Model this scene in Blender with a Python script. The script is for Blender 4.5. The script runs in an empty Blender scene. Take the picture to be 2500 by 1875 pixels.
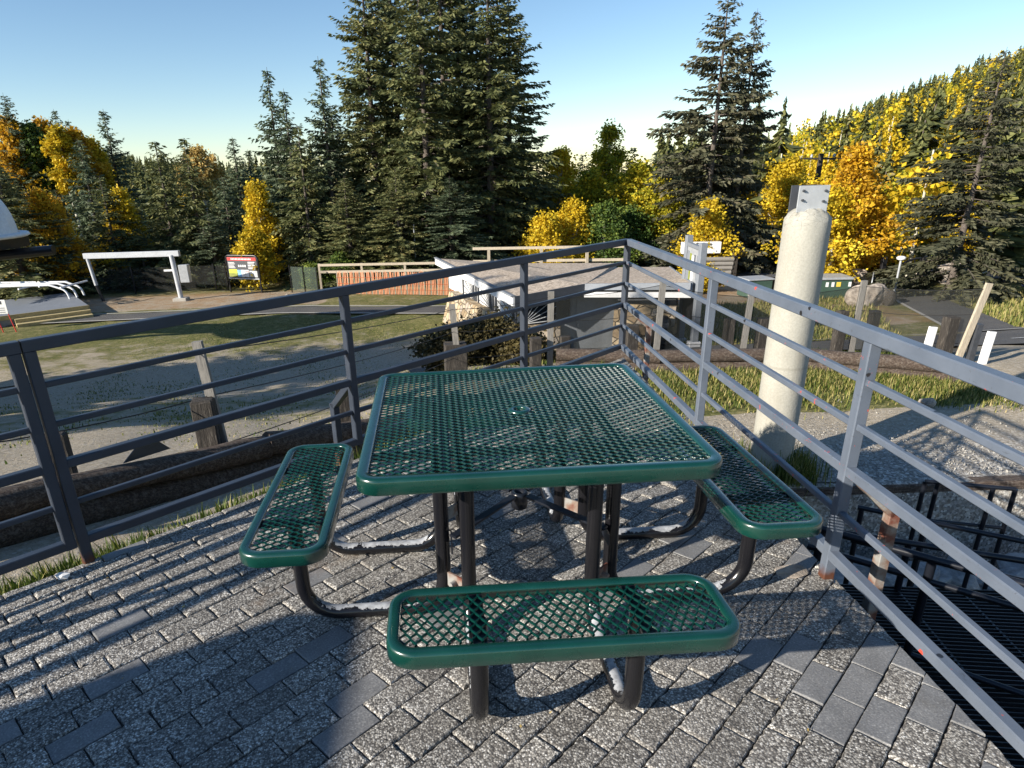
import bpy, math, random
import numpy as np
from math import sin, cos, pi, radians as rad
from mathutils import Matrix, Vector
random.seed(7); rng = np.random.default_rng(11)
S = bpy.context.scene

# ---------------------------------------------------------------- camera
cam = bpy.data.objects.new('camera', bpy.data.cameras.new('camera'))
S.collection.objects.link(cam); S.camera = cam
cam.data.sensor_fit = 'HORIZONTAL'; cam.data.sensor_width = 36.0
cam.data.lens = 36.0*1602.51/2500.0
cam.data.shift_x = 118.316/2500.0
cam.data.shift_y = 125.237/2500.0
cam.data.clip_start = 0.05; cam.data.clip_end = 3000
PITCH, ROLL = 0.3812, -0.03527
_cp, _sp, _cr, _sr = cos(PITCH), sin(PITCH), cos(ROLL), sin(ROLL)
_F = Vector((0, _cp, -_sp)); _U = Vector((0, _sp, _cp)); _R = Vector((1, 0, 0))
_R2 = _cr*_R+_sr*_U; _U2 = -_sr*_R+_cr*_U
cam.matrix_world = Matrix(((_R2.x, _U2.x, -_F.x, 0), (_R2.y, _U2.y, -_F.y, 0), (_R2.z, _U2.z, -_F.z, 1.623), (0, 0, 0, 1)))

# ---------------------------------------------------------------- light
SUN_AZ, SUN_EL = rad(208.5), rad(22.5)          # where the sun stands, seen in the XY plane
w = bpy.data.worlds.new('World'); S.world = w; w.use_nodes = True
nt = w.node_tree; bg = nt.nodes['Background']
sky = nt.nodes.new('ShaderNodeTexSky'); sky.sky_type = 'NISHITA'; sky.sun_disc = False
sky.sun_elevation = SUN_EL; sky.sun_rotation = pi/2-SUN_AZ
sky.altitude = 2000; sky.air_density = 1.15; sky.dust_density = 0.35; sky.ozone_density = 1.5
hs = nt.nodes.new('ShaderNodeHueSaturation'); hs.inputs['Saturation'].default_value = 1.12
nt.links.new(sky.outputs[0], hs.inputs['Color']); nt.links.new(hs.outputs[0], bg.inputs[0]); bg.inputs[1].default_value = 0.088
sun = bpy.data.objects.new('sun', bpy.data.lights.new('sun', 'SUN')); S.collection.objects.link(sun)
sun.data.energy = 5.0; sun.data.angle = rad(0.55); sun.data.color = (1.0, 0.91, 0.78)
sd = Vector((cos(SUN_EL)*cos(SUN_AZ), cos(SUN_EL)*sin(SUN_AZ), sin(SUN_EL)))
sun.rotation_euler = sd.to_track_quat('Z', 'Y').to_euler()
S.view_settings.view_transform = 'Standard'; S.view_settings.look = 'None'
S.view_settings.gamma = 1.0; S.view_settings.exposure = 0.92
S.cycles.max_bounces = 8; S.cycles.transparent_max_bounces = 12
S.cycles.use_denoising = True

# ---------------------------------------------------------------- helpers
COL = S.collection
BASE = {}                                        # object -> world location of its root

def tag(o, label=None, cat=None, group=None, kind=None):
    if label: o['label'] = label
    if cat: o['category'] = cat
    if group: o['group'] = group
    if kind: o['kind'] = kind
    return o

def thing(name, label, cat, loc=(0, 0, 0), group=None):
    o = bpy.data.objects.new(name, None); COL.objects.link(o)
    o.location = loc; o.empty_display_size = 0.2
    BASE[o] = Vector(loc)
    return tag(o, label, cat, group)

def copy_thing(o, loc, rz=0.0, sc=1.0, label=None, group=None):
    def rec(s, par):
        c = s.copy(); COL.objects.link(c)
        if par: c.parent = par
        for ch in s.children: rec(ch, c)
        return c
    c = rec(o, None); c.location = loc; c.rotation_euler = (0, 0, rz)
    c.scale = (sc, sc, sc) if not isinstance(sc, tuple) else sc
    BASE[c] = Vector(loc)
    if label: c['label'] = label
    if group: c['group'] = group
    return c

class MB:
    """collects faces, builds ONE mesh object; verts are given in world coordinates"""
    def __init__(s): s.v = []; s.f = []; s.sm = []; s.att = {}
    def add(s, vs, fs, smooth=False):
        b = len(s.v); s.v += [tuple(p) for p in vs]
        for f in fs: s.f.append([b+i for i in f]); s.sm.append(smooth)
    def box(s, c, d, rz=0.0, bev=0.0):
        cx, cy, cz = c; hx, hy, hz = d[0]/2, d[1]/2, d[2]/2; ca, sa = cos(rz), sin(rz)
        if bev <= 0:
            P = [(x, y, z) for z in (-hz, hz) for x, y in ((-hx, -hy), (hx, -hy), (hx, hy), (-hx, hy))]
            F = [(0, 3, 2, 1), (4, 5, 6, 7), (0, 1, 5, 4), (1, 2, 6, 5), (2, 3, 7, 6), (3, 0, 4, 7)]
        else:
            P = []; b = bev
            for z, q in ((-hz, b), (-hz+b, 0), (hz-b, 0), (hz, b)):
                X, Y = hx-q, hy-q
                P += [(-X+ (b if q == 0 else 0), -Y, z), (X-(b if q == 0 else 0), -Y, z), (X, -Y+(b if q == 0 else 0), z), (X, Y-(b if q == 0 else 0), z),
                      (X-(b if q == 0 else 0), Y, z), (-X+(b if q == 0 else 0), Y, z), (-X, Y-(b if q == 0 else 0), z), (-X, -Y+(b if q == 0 else 0), z)]
            F = [tuple(range(7, -1, -1)), tuple(range(24, 32))]
            for k in range(3):
                for i in range(8):
                    j = (i+1) % 8; F.append((k*8+i, k*8+j, k*8+8+j, k*8+8+i))
        s.add([(cx+x*ca-y*sa, cy+x*sa+y*ca, cz+z) for x, y, z in P], F)
    def beam(s, a, b, w_, h_, up=(0, 0, 1), bev=0.0):
        a = Vector(a); b = Vector(b); d = (b-a).normalized(); u = Vector(up)
        if abs(d.dot(u)) > .98: u = Vector((cos(BEAM_ROT), sin(BEAM_ROT), 0))
        r = d.cross(u).normalized(); u = r.cross(d).normalized()
        X, Y = w_/2, h_/2
        if bev > 0:
            q = [(-X+bev, -Y), (X-bev, -Y), (X, -Y+bev), (X, Y-bev), (X-bev, Y), (-X+bev, Y), (-X, Y-bev), (-X, -Y+bev)]
        else: q = [(-X, -Y), (X, -Y), (X, Y), (-X, Y)]
        n = len(q); P = [a+r*x+u*y for x, y in q]+[b+r*x+u*y for x, y in q]
        F = [tuple(range(n-1, -1, -1)), tuple(range(n, 2*n))]+[(i, (i+1) % n, n+(i+1) % n, n+i) for i in range(n)]
        s.add(P, F)
    def tube(s, pts, r, n=10, caps=True, radii=None):
        pts = [Vector(p) for p in pts]; m = len(pts)
        t0 = (pts[1]-pts[0]).normalized()
        u = t0.cross(Vector((0, 0, 1)))
        if u.length < .1: u = t0.cross(Vector((1, 0, 0)))
        u.normalize(); P = []
        for i, p in enumerate(pts):
            if i == 0: t = t0
            elif i == m-1: t = (pts[-1]-pts[-2]).normalized()
            else: t = ((pts[i+1]-p).normalized()+(p-pts[i-1]).normalized()).normalized()
            u = (u-t*u.dot(t)).normalized(); v = t.cross(u)
            rr = radii[i] if radii else r
            P += [p+(u*cos(2*pi*k/n)+v*sin(2*pi*k/n))*rr for k in range(n)]
        F = [(i*n+k, i*n+(k+1) % n, (i+1)*n+(k+1) % n, (i+1)*n+k) for i in range(m-1) for k in range(n)]
        s.add(P, F, True)
        if caps: s.add(P[:n], [tuple(range(n-1, -1, -1))]); s.add(P[-n:], [tuple(range(n))])
    def lathe(s, c, prof, n=24):
        P = [(c[0]+r*cos(2*pi*k/n), c[1]+r*sin(2*pi*k/n), c[2]+z) for r, z in prof for k in range(n)]
        F = [(i*n+k, i*n+(k+1) % n, (i+1)*n+(k+1) % n, (i+1)*n+k) for i in range(len(prof)-1) for k in range(n)]
        s.add(P, F, True)
    def quad(s, *p): s.add(p, [tuple(range(len(p)))])
    def rock(s, c, d, seed=0, sub=2, rough=.18):
        import bmesh
        bm = bmesh.new(); bmesh.ops.create_icosphere(bm, subdivisions=sub, radius=1)
        R = random.Random(seed); ph = [R.uniform(0, 6) for _ in range(9)]
        pl = [(Vector((R.gauss(0, 1), R.gauss(0, 1), R.gauss(0, 1))).normalized(), R.uniform(.62, .9)) for _ in range(9)]
        P = []
        for v in bm.verts:
            p = v.co.copy()
            for nrm, dd in pl:
                e = p.dot(nrm)-dd
                if e > 0: p -= nrm*e
            k = 1+rough*(sin(3.1*p.x+ph[0])*sin(2.7*p.y+ph[1])+.5*sin(6.3*p.z+ph[2])*sin(5.1*p.x+ph[3])+.35*sin(11*p.y+ph[4])*sin(13*p.x+ph[5]))
            P.append((c[0]+p.x*k*d[0], c[1]+p.y*k*d[1], c[2]+p.z*k*d[2]))
        s.add(P, [tuple(v.index for v in f.verts) for f in bm.faces]); bm.free()
    def build(s, name, mat, parent=None, **kw):
        me = bpy.data.meshes.new(name); b = BASE.get(parent, Vector((0, 0, 0)))
        me.from_pydata([(x-b.x, y-b.y, z-b.z) for x, y, z in s.v], [], s.f)
        me.polygons.foreach_set('use_smooth', s.sm)
        for k, arr in s.att.items():
            a = me.attributes.new(k, 'FLOAT', 'FACE'); a.data.foreach_set('value', arr)
        me.materials.append(mat); me.update()
        o = bpy.data.objects.new(name, me); COL.objects.link(o)
        if parent: o.parent = parent; BASE[o] = b
        else: BASE[o] = Vector((0, 0, 0))
        return tag(o, **kw) if kw else o
BEAM_ROT = 0.0

def np_mesh(name, V, nper, mat, parent=None, tint=None, local=True, **kw):
    """V: (nfaces*nper,3) unshared face corners"""
    n = len(V)//nper; me = bpy.data.meshes.new(name)
    me.vertices.add(len(V)); me.vertices.foreach_set('co', np.ascontiguousarray(V, np.float32).ravel())
    me.loops.add(len(V)); me.loops.foreach_set('vertex_index', np.arange(len(V), dtype=np.int32))
    me.polygons.add(n); me.polygons.foreach_set('loop_start', np.arange(0, len(V), nper, dtype=np.int32))
    me.polygons.foreach_set('loop_total', np.full(n, nper, np.int32))
    if tint is not None:
        a = me.attributes.new('tint', 'FLOAT', 'FACE'); a.data.foreach_set('value', tint.astype(np.float32))
    me.materials.append(mat); me.update(calc_edges=True); me.validate()
    o = bpy.data.objects.new(name, me); COL.objects.link(o)
    if parent: o.parent = parent
    return tag(o, **kw) if kw else o

def fillet(pts, r, seg=6):
    pts = [Vector(p) for p in pts]; out = [pts[0]]
    for a, b, c in zip(pts, pts[1:], pts[2:]):
        d1 = (a-b).normalized(); d2 = (c-b).normalized(); ang = d1.angle(d2)
        t = min(r/math.tan(ang/2), (a-b).length*.49, (c-b).length*.49); rr = t*math.tan(ang/2)
        p1 = b+d1*t; p2 = b+d2*t; cc = b+(d1+d2).normalized()*(rr/sin(ang/2))
        for k in range(seg+1):
            q = (p1-cc).lerp(p2-cc, k/seg).normalized()*rr
            out.append(cc+q)
    out.append(pts[-1]); return out

# ---------------------------------------------------------------- materials
class NT:
    def __init__(s, name):
        s.m = bpy.data.materials.new(name); s.m.use_nodes = True; s.t = s.m.node_tree
        s.b = s.t.nodes['Principled BSDF']; s.out = s.t.nodes['Material Output']
        s.tc = s.t.nodes.new('ShaderNodeTexCoord').outputs['Object']
    def n(s, ty, **kw):
        n = s.t.nodes.new('ShaderNode'+ty)
        for k, v in kw.items():
            if hasattr(n, k): setattr(n, k, v)
            else: n.inputs[k.replace('_', ' ')].default_value = v
        return n
    def l(s, a, b): s.t.links.new(a, b)
    def geo(s): return s.n('NewGeometry').outputs
    def mapv(s, vec, scale=(1, 1, 1), rot=(0, 0, 0)):
        n = s.n('Mapping'); n.inputs['Scale'].default_value = scale; n.inputs['Rotation'].default_value = rot
        s.l(vec, n.inputs[0]); return n.outputs[0]
    def noise(s, scale, detail=4, vec=None, rough=.55, dist=0.0):
        n = s.n('TexNoise'); n.inputs['Scale'].default_value = scale; n.inputs['Detail'].default_value = detail
        n.inputs['Roughness'].default_value = rough; n.inputs['Distortion'].default_value = dist
        s.l(vec or s.tc, n.inputs['Vector']); return n.outputs['Fac']
    def vor(s, scale, feature='F1', vec=None, out='Distance', rnd=1.0):
        n = s.n('TexVoronoi'); n.feature = feature; n.inputs['Scale'].default_value = scale
        n.inputs['Randomness'].default_value = rnd
        s.l(vec or s.tc, n.inputs['Vector']); return n.outputs[out]
    def attr(s, name):
        n = s.n('Attribute'); n.attribute_name = name; return n.outputs['Fac']
    def ramp(s, fac, stops, interp='LINEAR'):
        n = s.n('ValToRGB'); n.color_ramp.interpolation = interp; e = n.color_ramp.elements
        while len(e) < len(stops): e.new(.5)
        for q, (p, c) in zip(e, stops):
            q.position = p; q.color = (c if len(c) == 4 else (*c, 1)) if isinstance(c, tuple) else (c, c, c, 1)
        s.l(fac, n.inputs[0]); return n.outputs[0]
    def mix(s, fac, a, b, mode='MIX'):
        n = s.n('Mix'); n.data_type = 'RGBA'; n.blend_type = mode
        for i, v in ((0, fac), (6, a), (7, b)):
            if hasattr(v, 'is_linked') or hasattr(v, 'links'): s.l(v, n.inputs[i])
            elif i == 0: n.inputs[0].default_value = v
            else: n.inputs[i].default_value = (*v, 1) if isinstance(v, tuple) else (v, v, v, 1)
        return n.outputs[2]
    def math(s, op, a, b=0.0, clamp=False):
        n = s.n('Math'); n.operation = op; n.use_clamp = clamp
        for i, v in ((0, a), (1, b)):
            if hasattr(v, 'links'): s.l(v, n.inputs[i])
            else: n.inputs[i].default_value = v
        return n.outputs[0]
    def bump(s, h, strength=.4, dist=.01, prev=None):
        n = s.n('Bump'); n.inputs['Strength'].default_value = strength; n.inputs['Distance'].default_value = dist
        s.l(h, n.inputs['Height'])
        if prev: s.l(prev, n.inputs['Normal'])
        return n.outputs[0]
    def done(s, col=None, rough=.8, normal=None, metal=0.0, spec=.5, coat=0.0, transl=None):
        for nm, v in (('Base Color', col), ('Roughness', rough), ('Metallic', metal)):
            if v is None: continue
            if hasattr(v, 'links'): s.l(v, s.b.inputs[nm])
            elif isinstance(v, tuple): s.b.inputs[nm].default_value = (*v, 1)
            else: s.b.inputs[nm].default_value = v
        s.b.inputs['Specular IOR Level'].default_value = spec
        if coat: s.b.inputs['Coat Weight'].default_value = coat; s.b.inputs['Coat Roughness'].default_value = .12
        if normal: s.l(normal, s.b.inputs['Normal'])
        if transl:
            tr = s.n('BsdfTranslucent'); mx = s.n('MixShader'); mx.inputs[0].default_value = transl
            if hasattr(col, 'links'): s.l(col, tr.inputs[0])
            else: tr.inputs[0].default_value = (*col, 1)
            s.l(s.b.outputs[0], mx.inputs[1]); s.l(tr.outputs[0], mx.inputs[2]); s.l(mx.outputs[0], s.out.inputs[0])
        return s.m

def plain(name, col, rough=.6, nz=25, amt=.18, bump=.12, metal=0.0, spec=.5):
    t = NT(name); f = t.noise(nz, 5); f2 = t.noise(nz*.12, 3)
    k = t.math('ADD', t.math('MULTIPLY', f, .6), t.math('MULTIPLY', f2, .4))
    a = tuple(c*(1-amt*1.6) for c in col); b = tuple(min(1, c*(1+amt*1.6)) for c in col)
    c = t.ramp(k, [(.3, a), (.7, b)])
    return t.done(c, rough, t.bump(f, bump, .004), metal, spec)

M = {}
def mk_materials():
    # green thermoplastic coating
    t = NT('green_coating'); f = t.noise(9, 4); sc = t.noise(3, 6, t.mapv(t.tc, (30, 4, 4), (0, 0, .5)))
    c = t.ramp(f, [(.3, (.0012, .032, .023)), (.7, (.0025, .046, .033))])
    c = t.mix(t.ramp(sc, [(.70, 0.0), (.76, .35)]), c, (.10, .2, .17))
    M['green'] = t.done(c, t.ramp(t.noise(14, 4), [(.3, .22), (.7, .34)]), t.bump(t.noise(60, 3), .12, .002), spec=.7, coat=.7)
    t = NT('green_mesh_coating')
    M['greenmesh'] = t.done((.0012, .031, .024), .20, t.bump(t.noise(90, 2), .1, .001), spec=.5)
    # black pipe, worn to bare galvanised metal on the upper side
    t = NT('worn_black_pipe'); g = t.geo(); sx = t.n('SeparateXYZ'); t.l(g['Normal'], sx.inputs[0])
    wear = t.math('ADD', t.math('MULTIPLY', sx.outputs[2], .34), t.math('ADD', t.math('MULTIPLY', t.noise(13, 5, rough=.6), .55), t.math('MULTIPLY', t.noise(60, 5, rough=.75), .45)))
    ps = t.n('SeparateXYZ'); t.l(g['Position'], ps.inputs[0])
    low = t.math('MULTIPLY', t.math('LESS_THAN', ps.outputs[2], .16), .1)
    wear = t.math('ADD', wear, low)
    m = t.ramp(wear, [(.845, 0.0), (.855, 1.0)])
    col = t.mix(m, (.008, .008, .010), t.ramp(t.noise(40, 4), [(.3, (.20, .21, .23)), (.7, (.42, .44, .47))]))
    M['pipe'] = t.done(col, t.mix(m, .22, .5), t.bump(m, .35, -.002), spec=.5)
    t = NT('dark_enamel_metal')
    M['blackmetal'] = t.done((.010, .012, .018), .28, t.bump(t.noise(50, 3), .1, .002))
    # grey rail paint: left copy darkened to paint in its shade, right copy chipped
    for nm, chips in (('shade_dark_rail_paint', .0), ('chipped_rail_paint', 1.0)):
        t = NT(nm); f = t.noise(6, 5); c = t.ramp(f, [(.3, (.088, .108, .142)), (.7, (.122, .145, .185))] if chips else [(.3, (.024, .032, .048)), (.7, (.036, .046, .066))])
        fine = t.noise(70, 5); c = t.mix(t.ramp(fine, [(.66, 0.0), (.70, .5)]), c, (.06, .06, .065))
        if chips:
            d = t.vor(6.5); n2 = t.noise(40, 3); d2 = t.math('ADD', d, t.math('MULTIPLY', n2, .09))
            rm_ = t.math('ADD', t.noise(21, 5, rough=.75), t.math('MULTIPLY', t.noise(1.1, 2), .25))
            c = t.mix(t.ramp(rm_, [(.80, 0.0), (.812, .9)]), c, (.50, .075, .05))
            red = t.ramp(d2, [(.105, 1.0), (.12, 0.0)]); c = t.mix(red, c, (.56, .07, .045))
            d = t.vor(7.3, vec=t.mapv(t.tc, (1, 1, 1), (.4, .3, .9))); d2 = t.math('ADD', d, t.math('MULTIPLY', n2, .12))
            c = t.mix(t.ramp(d2, [(.125, 1.0), (.14, 0.0)]), c, (.018, .018, .02)); c = t.mix(t.ramp(t.noise(33, 6, t.mapv(t.tc, (1, .25, 1)), .75), [(.64, 0.0), (.67, .55)]), c, (.05, .055, .06))
        g = t.geo(); ps = t.n('SeparateXYZ'); t.l(g['Position'], ps.inputs[0])
        zr = t.math('ADD', ps.outputs[2], t.math('MULTIPLY', t.noise(25, 4), .09))
        c = t.mix(t.ramp(zr, [(.055, 1.0), (.10, 0.0)]), c, (.09, .035, .02))
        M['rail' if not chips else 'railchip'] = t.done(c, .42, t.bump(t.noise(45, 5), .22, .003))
    t = NT('rusty_steel'); f = t.noise(14, 6)
    M['rust'] = t.done(t.ramp(f, [(.38, (.14, .045, .028)), (.5, (.20, .14, .11)), (.62, (.26, .26, .25))]), .7, t.bump(f, .3, .004))
    # pavers
    t = NT('concrete_pavers'); kind = t.attr('kind'); rnd = t.attr('rnd')
    v1 = t.vor(165, out='Color'); v1d = t.vor(165); sep = t.n('SeparateColor'); t.l(v1, sep.inputs[0])
    agg = t.ramp(sep.outputs[0], [(.0, (.055, .052, .050)), (.22, (.15, .142, .13)), (.48, (.31, .295, .27)), (.74, (.50, .48, .435)), (.9, (.68, .66, .61)), (1.0, (.92, .91, .87))])
    agg = t.mix(t.ramp(v1d, [(.35, 0.0), (.75, .75)]), agg, (.05, .045, .042))
    wash = t.noise(2.2, 5); agg = t.mix(t.ramp(wash, [(.35, .0), (.68, .42)]), agg, (.17, .16, .148))
    agg = t.mix(.55, agg, t.ramp(rnd, [(0, .52), (1, 1.15)]), 'MULTIPLY')
    fine = t.noise(160, 4); smo = t.ramp(fine, [(.3, (.125, .128, .134)), (.6, (.205, .207, .21)), (.78, (.42, .42, .41))])
    smo = t.mix(.6, smo, t.ramp(t.noise(9, 4), [(.3, .7), (.7, 1.25)]), 'MULTIPLY')
    col = t.mix(kind, agg, smo)
    st = t.noise(3.1, 6, rough=.72, vec=t.mapv(t.tc, (1, 1, 1), (0, 0, .8))); col = t.mix(t.ramp(st, [(.60, 0.0), (.72, .55)]), col, (.085, .078, .068)); rs = t.noise(1.9, 5, rough=.6, vec=t.mapv(t.tc, (1, 1, 1), (.3, .1, 2.1))); col = t.mix(t.ramp(rs, [(.66, 0.0), (.74, .35)]), col, (.23, .15, .085)); lime = t.noise(1.3, 6, rough=.7); col = t.mix(t.ramp(lime, [(.64, 0.0), (.78, .45)]), col, (.42, .43, .44))
    h = t.math('MULTIPLY', t.math('SUBTRACT', 1.0, v1d), t.math('SUBTRACT', 1.0, t.math('MULTIPLY', kind, .85)))
    hh = t.bump(h, .55, .003); hh = t.bump(fine, .25, .002, hh); hh = t.bump(t.noise(22, 4), .35, .005, hh)
    M['paver'] = t.done(col, t.mix(kind, .75, .62), hh, spec=.4)
    M['joint'] = plain('joint_sand', (.045, .042, .038), .95, 120, .35, .6)
    # ground
    t = NT('yard_ground'); veg = t.attr('veg'); n1 = t.noise(1.1, 8, rough=.68); n2 = t.noise(14, 6, rough=.7); n3 = t.noise(75, 4)
    peb = t.vor(38, out='Color'); sp = t.n('SeparateColor'); t.l(peb, sp.inputs[0])
    dirt = t.ramp(t.math('ADD', t.math('MULTIPLY', n2, .6), t.math('MULTIPLY', n3, .4)), [(.32, (.20, .165, .12)), (.5, (.36, .31, .235)), (.68, (.50, .44, .35))])
    dirt = t.mix(t.ramp(sp.outputs[0], [(.86, 0.0), (.93, .65)]), dirt, (.50, .46, .40))
    grav = t.attr('gravel'); gcol = t.ramp(sp.outputs[1], [(0, (.10, .10, .10)), (.5, (.27, .26, .25)), (.85, (.5, .49, .46)), (1, (.75, .74, .70))])
    dirt = t.mix(t.math('MULTIPLY', grav, t.ramp(n2, [(.3, .3), (.6, 1.0)]), True), dirt, gcol)
    gr = t.ramp(n2, [(.3, (.045, .055, .018)), (.5, (.12, .125, .038)), (.7, (.25, .23, .085))])
    gr = t.mix(t.ramp(t.noise(3.5, 5), [(.48, 0.0), (.66, .6)]), gr, (.29, .24, .115))
    k = t.math('ADD', veg, t.math('MULTIPLY', t.math('SUBTRACT', t.math('ADD', t.math('MULTIPLY', n1, .6), t.math('MULTIPLY', n2, .4)), .5), 2.6))
    col = t.mix(t.ramp(k, [(.36, 0.0), (.64, 1.0)]), dirt, gr)
    wm = t.attr('rusty'); col = t.mix(t.math('MULTIPLY', wm, t.ramp(n1, [(.4, .2), (.6, .8)])), col, (.30, .19, .10))
    M['ground'] = t.done(col, .95, t.bump(n3, .5, .02, t.bump(n2, .5, .06)), spec=.2)
    t = NT('asphalt'); a = t.vor(70, out='Color'); sp = t.n('SeparateColor'); t.l(a, sp.inputs[0])
    c = t.ramp(sp.outputs[0], [(0, (.035, .035, .037)), (.7, (.07, .07, .072)), (1, (.16, .155, .15))])
    c = t.mix(t.ramp(t.noise(.9, 6), [(.4, 0.0), (.7, .5)]), c, (.13, .12, .105))
    M['asphalt'] = t.done(c, .9, t.bump(t.noise(80, 3), .4, .008))
    M['concrete'] = plain('concrete', (.36, .345, .31), .85, 30, .2, .3)
    M['white_line'] = plain('road_paint_white', (.6, .6, .58), .7, 30, .2)
    M['yellow_line'] = plain('road_paint_yellow', (.55, .36, .06), .7, 30, .2)
    # concrete pillar
    t = NT('cast_concrete'); f = t.noise(55, 5); g = t.noise(2.2, 5); st = t.noise(3, 5, t.mapv(t.tc, (2.5, 2.5, .35)))
    c = t.ramp(f, [(.25, (.31, .305, .265)), (.75, (.43, .42, .37))]); c = t.mix(t.ramp(g, [(.4, 0.0), (.72, .35)]), c, (.25, .245, .215))
    c = t.mix(t.ramp(st, [(.5, 0.0), (.72, .35)]), c, (.27, .24, .18))
    pit = t.vor(30); c = t.mix(t.ramp(pit, [(.05, .6), (.10, 0.0)]), c, (.16, .15, .12)); gg = t.geo(); pz = t.n('SeparateXYZ'); t.l(gg['Position'], pz.inputs[0]); hi = t.ramp(pz.outputs[2], [(.93, 0.0), (.97, 1.0)]); ck = t.ramp(t.vor(9, 'DISTANCE_TO_EDGE', t.mapv(t.tc, (1, 1, 2.2))), [(.01, .45), (.03, 0.0)]); c = t.mix(t.math('MULTIPLY', hi, ck), c, (.09, .08, .07)); sm_ = t.math('ADD', pz.outputs[2], .62); se = t.ramp(t.math('ABSOLUTE', sm_), [(.008, .45), (.02, 0.0)]); c = t.mix(se, c, (.24, .23, .19))
    M['pillar'] = t.done(c, .85, t.bump(f, .35, .004, t.bump(pit, .3, .004)))
    t = NT('weathered_timber'); st = t.noise(5, 7, t.mapv(t.tc, (5, 5, 5)), .7)
    g = t.noise(18, 6, t.mapv(t.tc, (.35, 4, 4)), .7)
    c = t.ramp(g, [(.3, (.016, .011, .009)), (.5, (.065, .044, .033)), (.7, (.17, .135, .105))])
    c = t.mix(t.ramp(st, [(.5, 0.0), (.7, .6)]), c, (.24, .21, .18))
    M['log'] = t.done(c, .9, t.bump(g, .8, .02))
    t = NT('dark_timber'); g = t.noise(16, 6, t.mapv(t.tc, (5, 5, .4)), .7)
    c = t.ramp(g, [(.3, (.012, .011, .010)), (.55, (.045, .038, .032)), (.75, (.20, .18, .155))])
    M['stub'] = t.done(c, .9, t.bump(g, .8, .02))
    for nm, cc in (('slat', (.20, .19, .175)), ('paleslat', (.44, .38, .29)), ('orange_slat', (.78, .30, .17))):
        t = NT(nm+'_wood'); g = t.noise(14, 6, t.mapv(t.tc, (6, 6, .5)), .7)
        c = t.ramp(g, [(.25, tuple(x*.45 for x in cc)), (.5, cc), (.75, tuple(min(1, x*1.4) for x in cc))])
        M[nm] = t.done(c, .88, t.bump(g, .6, .01))
    t = NT('mesh_netting')
    vv = t.n('TexBrick'); t.l(t.mapv(t.tc, (1, 1, 1)), vv.inputs[0])
    tr = t.n('BsdfTransparent'); mx = t.n('MixShader')
    t.l(t.ramp(t.noise(1.2, 4), [(.3, .34), (.7, .58)]), mx.inputs[0])
    t.b.inputs['Base Color'].default_value = (.012, .014, .012, 1); t.b.inputs['Roughness'].default_value = .8
    t.l(tr.outputs[0], mx.inputs[1]); t.l(t.b.outputs[0], mx.inputs[2]); t.l(mx.outputs[0], t.out.inputs[0]); M['net'] = t.m
    t = NT('clear_panel'); tr = t.n('BsdfTransparent'); mx = t.n('MixShader'); mx.inputs[0].default_value = .35
    t.b.inputs['Base Color'].default_value = (.14, .18, .15, 1); t.b.inputs['Roughness'].default_value = .3
    t.l(tr.outputs[0], mx.inputs[1]); t.l(t.b.outputs[0], mx.inputs[2]); t.l(mx.outputs[0], t.out.inputs[0]); M['clear'] = t.m
    t = NT('orange_netting'); tr = t.n('BsdfTransparent'); mx = t.n('MixShader')
    t.l(t.ramp(t.noise(3, 5), [(.35, .25), (.6, .75)]), mx.inputs[0]); t.b.inputs['Base Color'].default_value = (.50, .11, .035, 1)
    t.l(tr.outputs[0], mx.inputs[1]); t.l(t.b.outputs[0], mx.inputs[2]); t.l(mx.outputs[0], t.out.inputs[0]); M['onet'] = t.m
    M['wire'] = plain('black_wire', (.015, .015, .016), .6)
    M['white'] = plain('white_paint', (.72, .73, .74), .5, 12, .08)
    M['offwhite'] = plain('dull_white_paint', (.44, .46, .49), .5, 12, .12)
    M['orange_pale'] = plain('faded_orange_paint', (.80, .36, .20), .8, 3, .15)
    M['wallwhite'] = plain('pale_wall_paint', (.50, .52, .55), .7, 6, .08)
    M['galv'] = plain('galvanised_metal', (.42, .44, .46), .45, 10, .12, metal=.3)
    M['greypaint'] = plain('grey_paint', (.20, .22, .25), .5, 12, .1)
    M['darkgrey'] = plain('dark_grey_paint', (.05, .055, .065), .5, 12, .15)
    M['black'] = plain('black_paint', (.012, .012, .014), .35, 12, .2)
    M['txf'] = plain('dark_green_cabinet_paint', (.045, .085, .065), .5, 8, .12)
    M['red'] = plain('red_paint', (.60, .035, .03), .5, 12, .12)
    M['yellow'] = plain('yellow_paint', (.75, .55, .08), .5, 12, .12)
    M['lime'] = plain('lime_print', (.50, .62, .05), .5, 6, .2)
    M['blue'] = plain('blue_print', (.20, .42, .72), .5, 6, .3)
    M['olive'] = plain('olive_print', (.22, .25, .04), .5, 6, .2)
    M['tan'] = plain('yellowed_timber', (.42, .34, .17), .85, 12, .2)
    t = NT('roof_gravel'); v = t.vor(16, out='Color'); sp = t.n('SeparateColor'); t.l(v, sp.inputs[0]); n = t.noise(2, 7, rough=.7)
    c = t.ramp(sp.outputs[0], [(0, (.20, .16, .125)), (.5, (.42, .35, .28)), (1, (.62, .53, .43))])
    c = t.mix(t.ramp(n, [(.35, .0), (.7, .55)]), c, (.34, .27, .20))
    M['roof'] = t.done(c, .95, t.bump(sp.outputs[0], .6, .03))
    t = NT('rubble_stone_wall'); vec = t.mapv(t.tc, (1, 1, 1.5)); d = t.vor(2.6, 'DISTANCE_TO_EDGE', vec); v = t.vor(2.6, vec=vec, out='Color')
    sp = t.n('SeparateColor'); t.l(v, sp.inputs[0])
    c = t.ramp(sp.outputs[0], [(0, (.22, .16, .10)), (.35, (.42, .32, .19)), (.7, (.50, .41, .28)), (1, (.36, .31, .26))])
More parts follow.
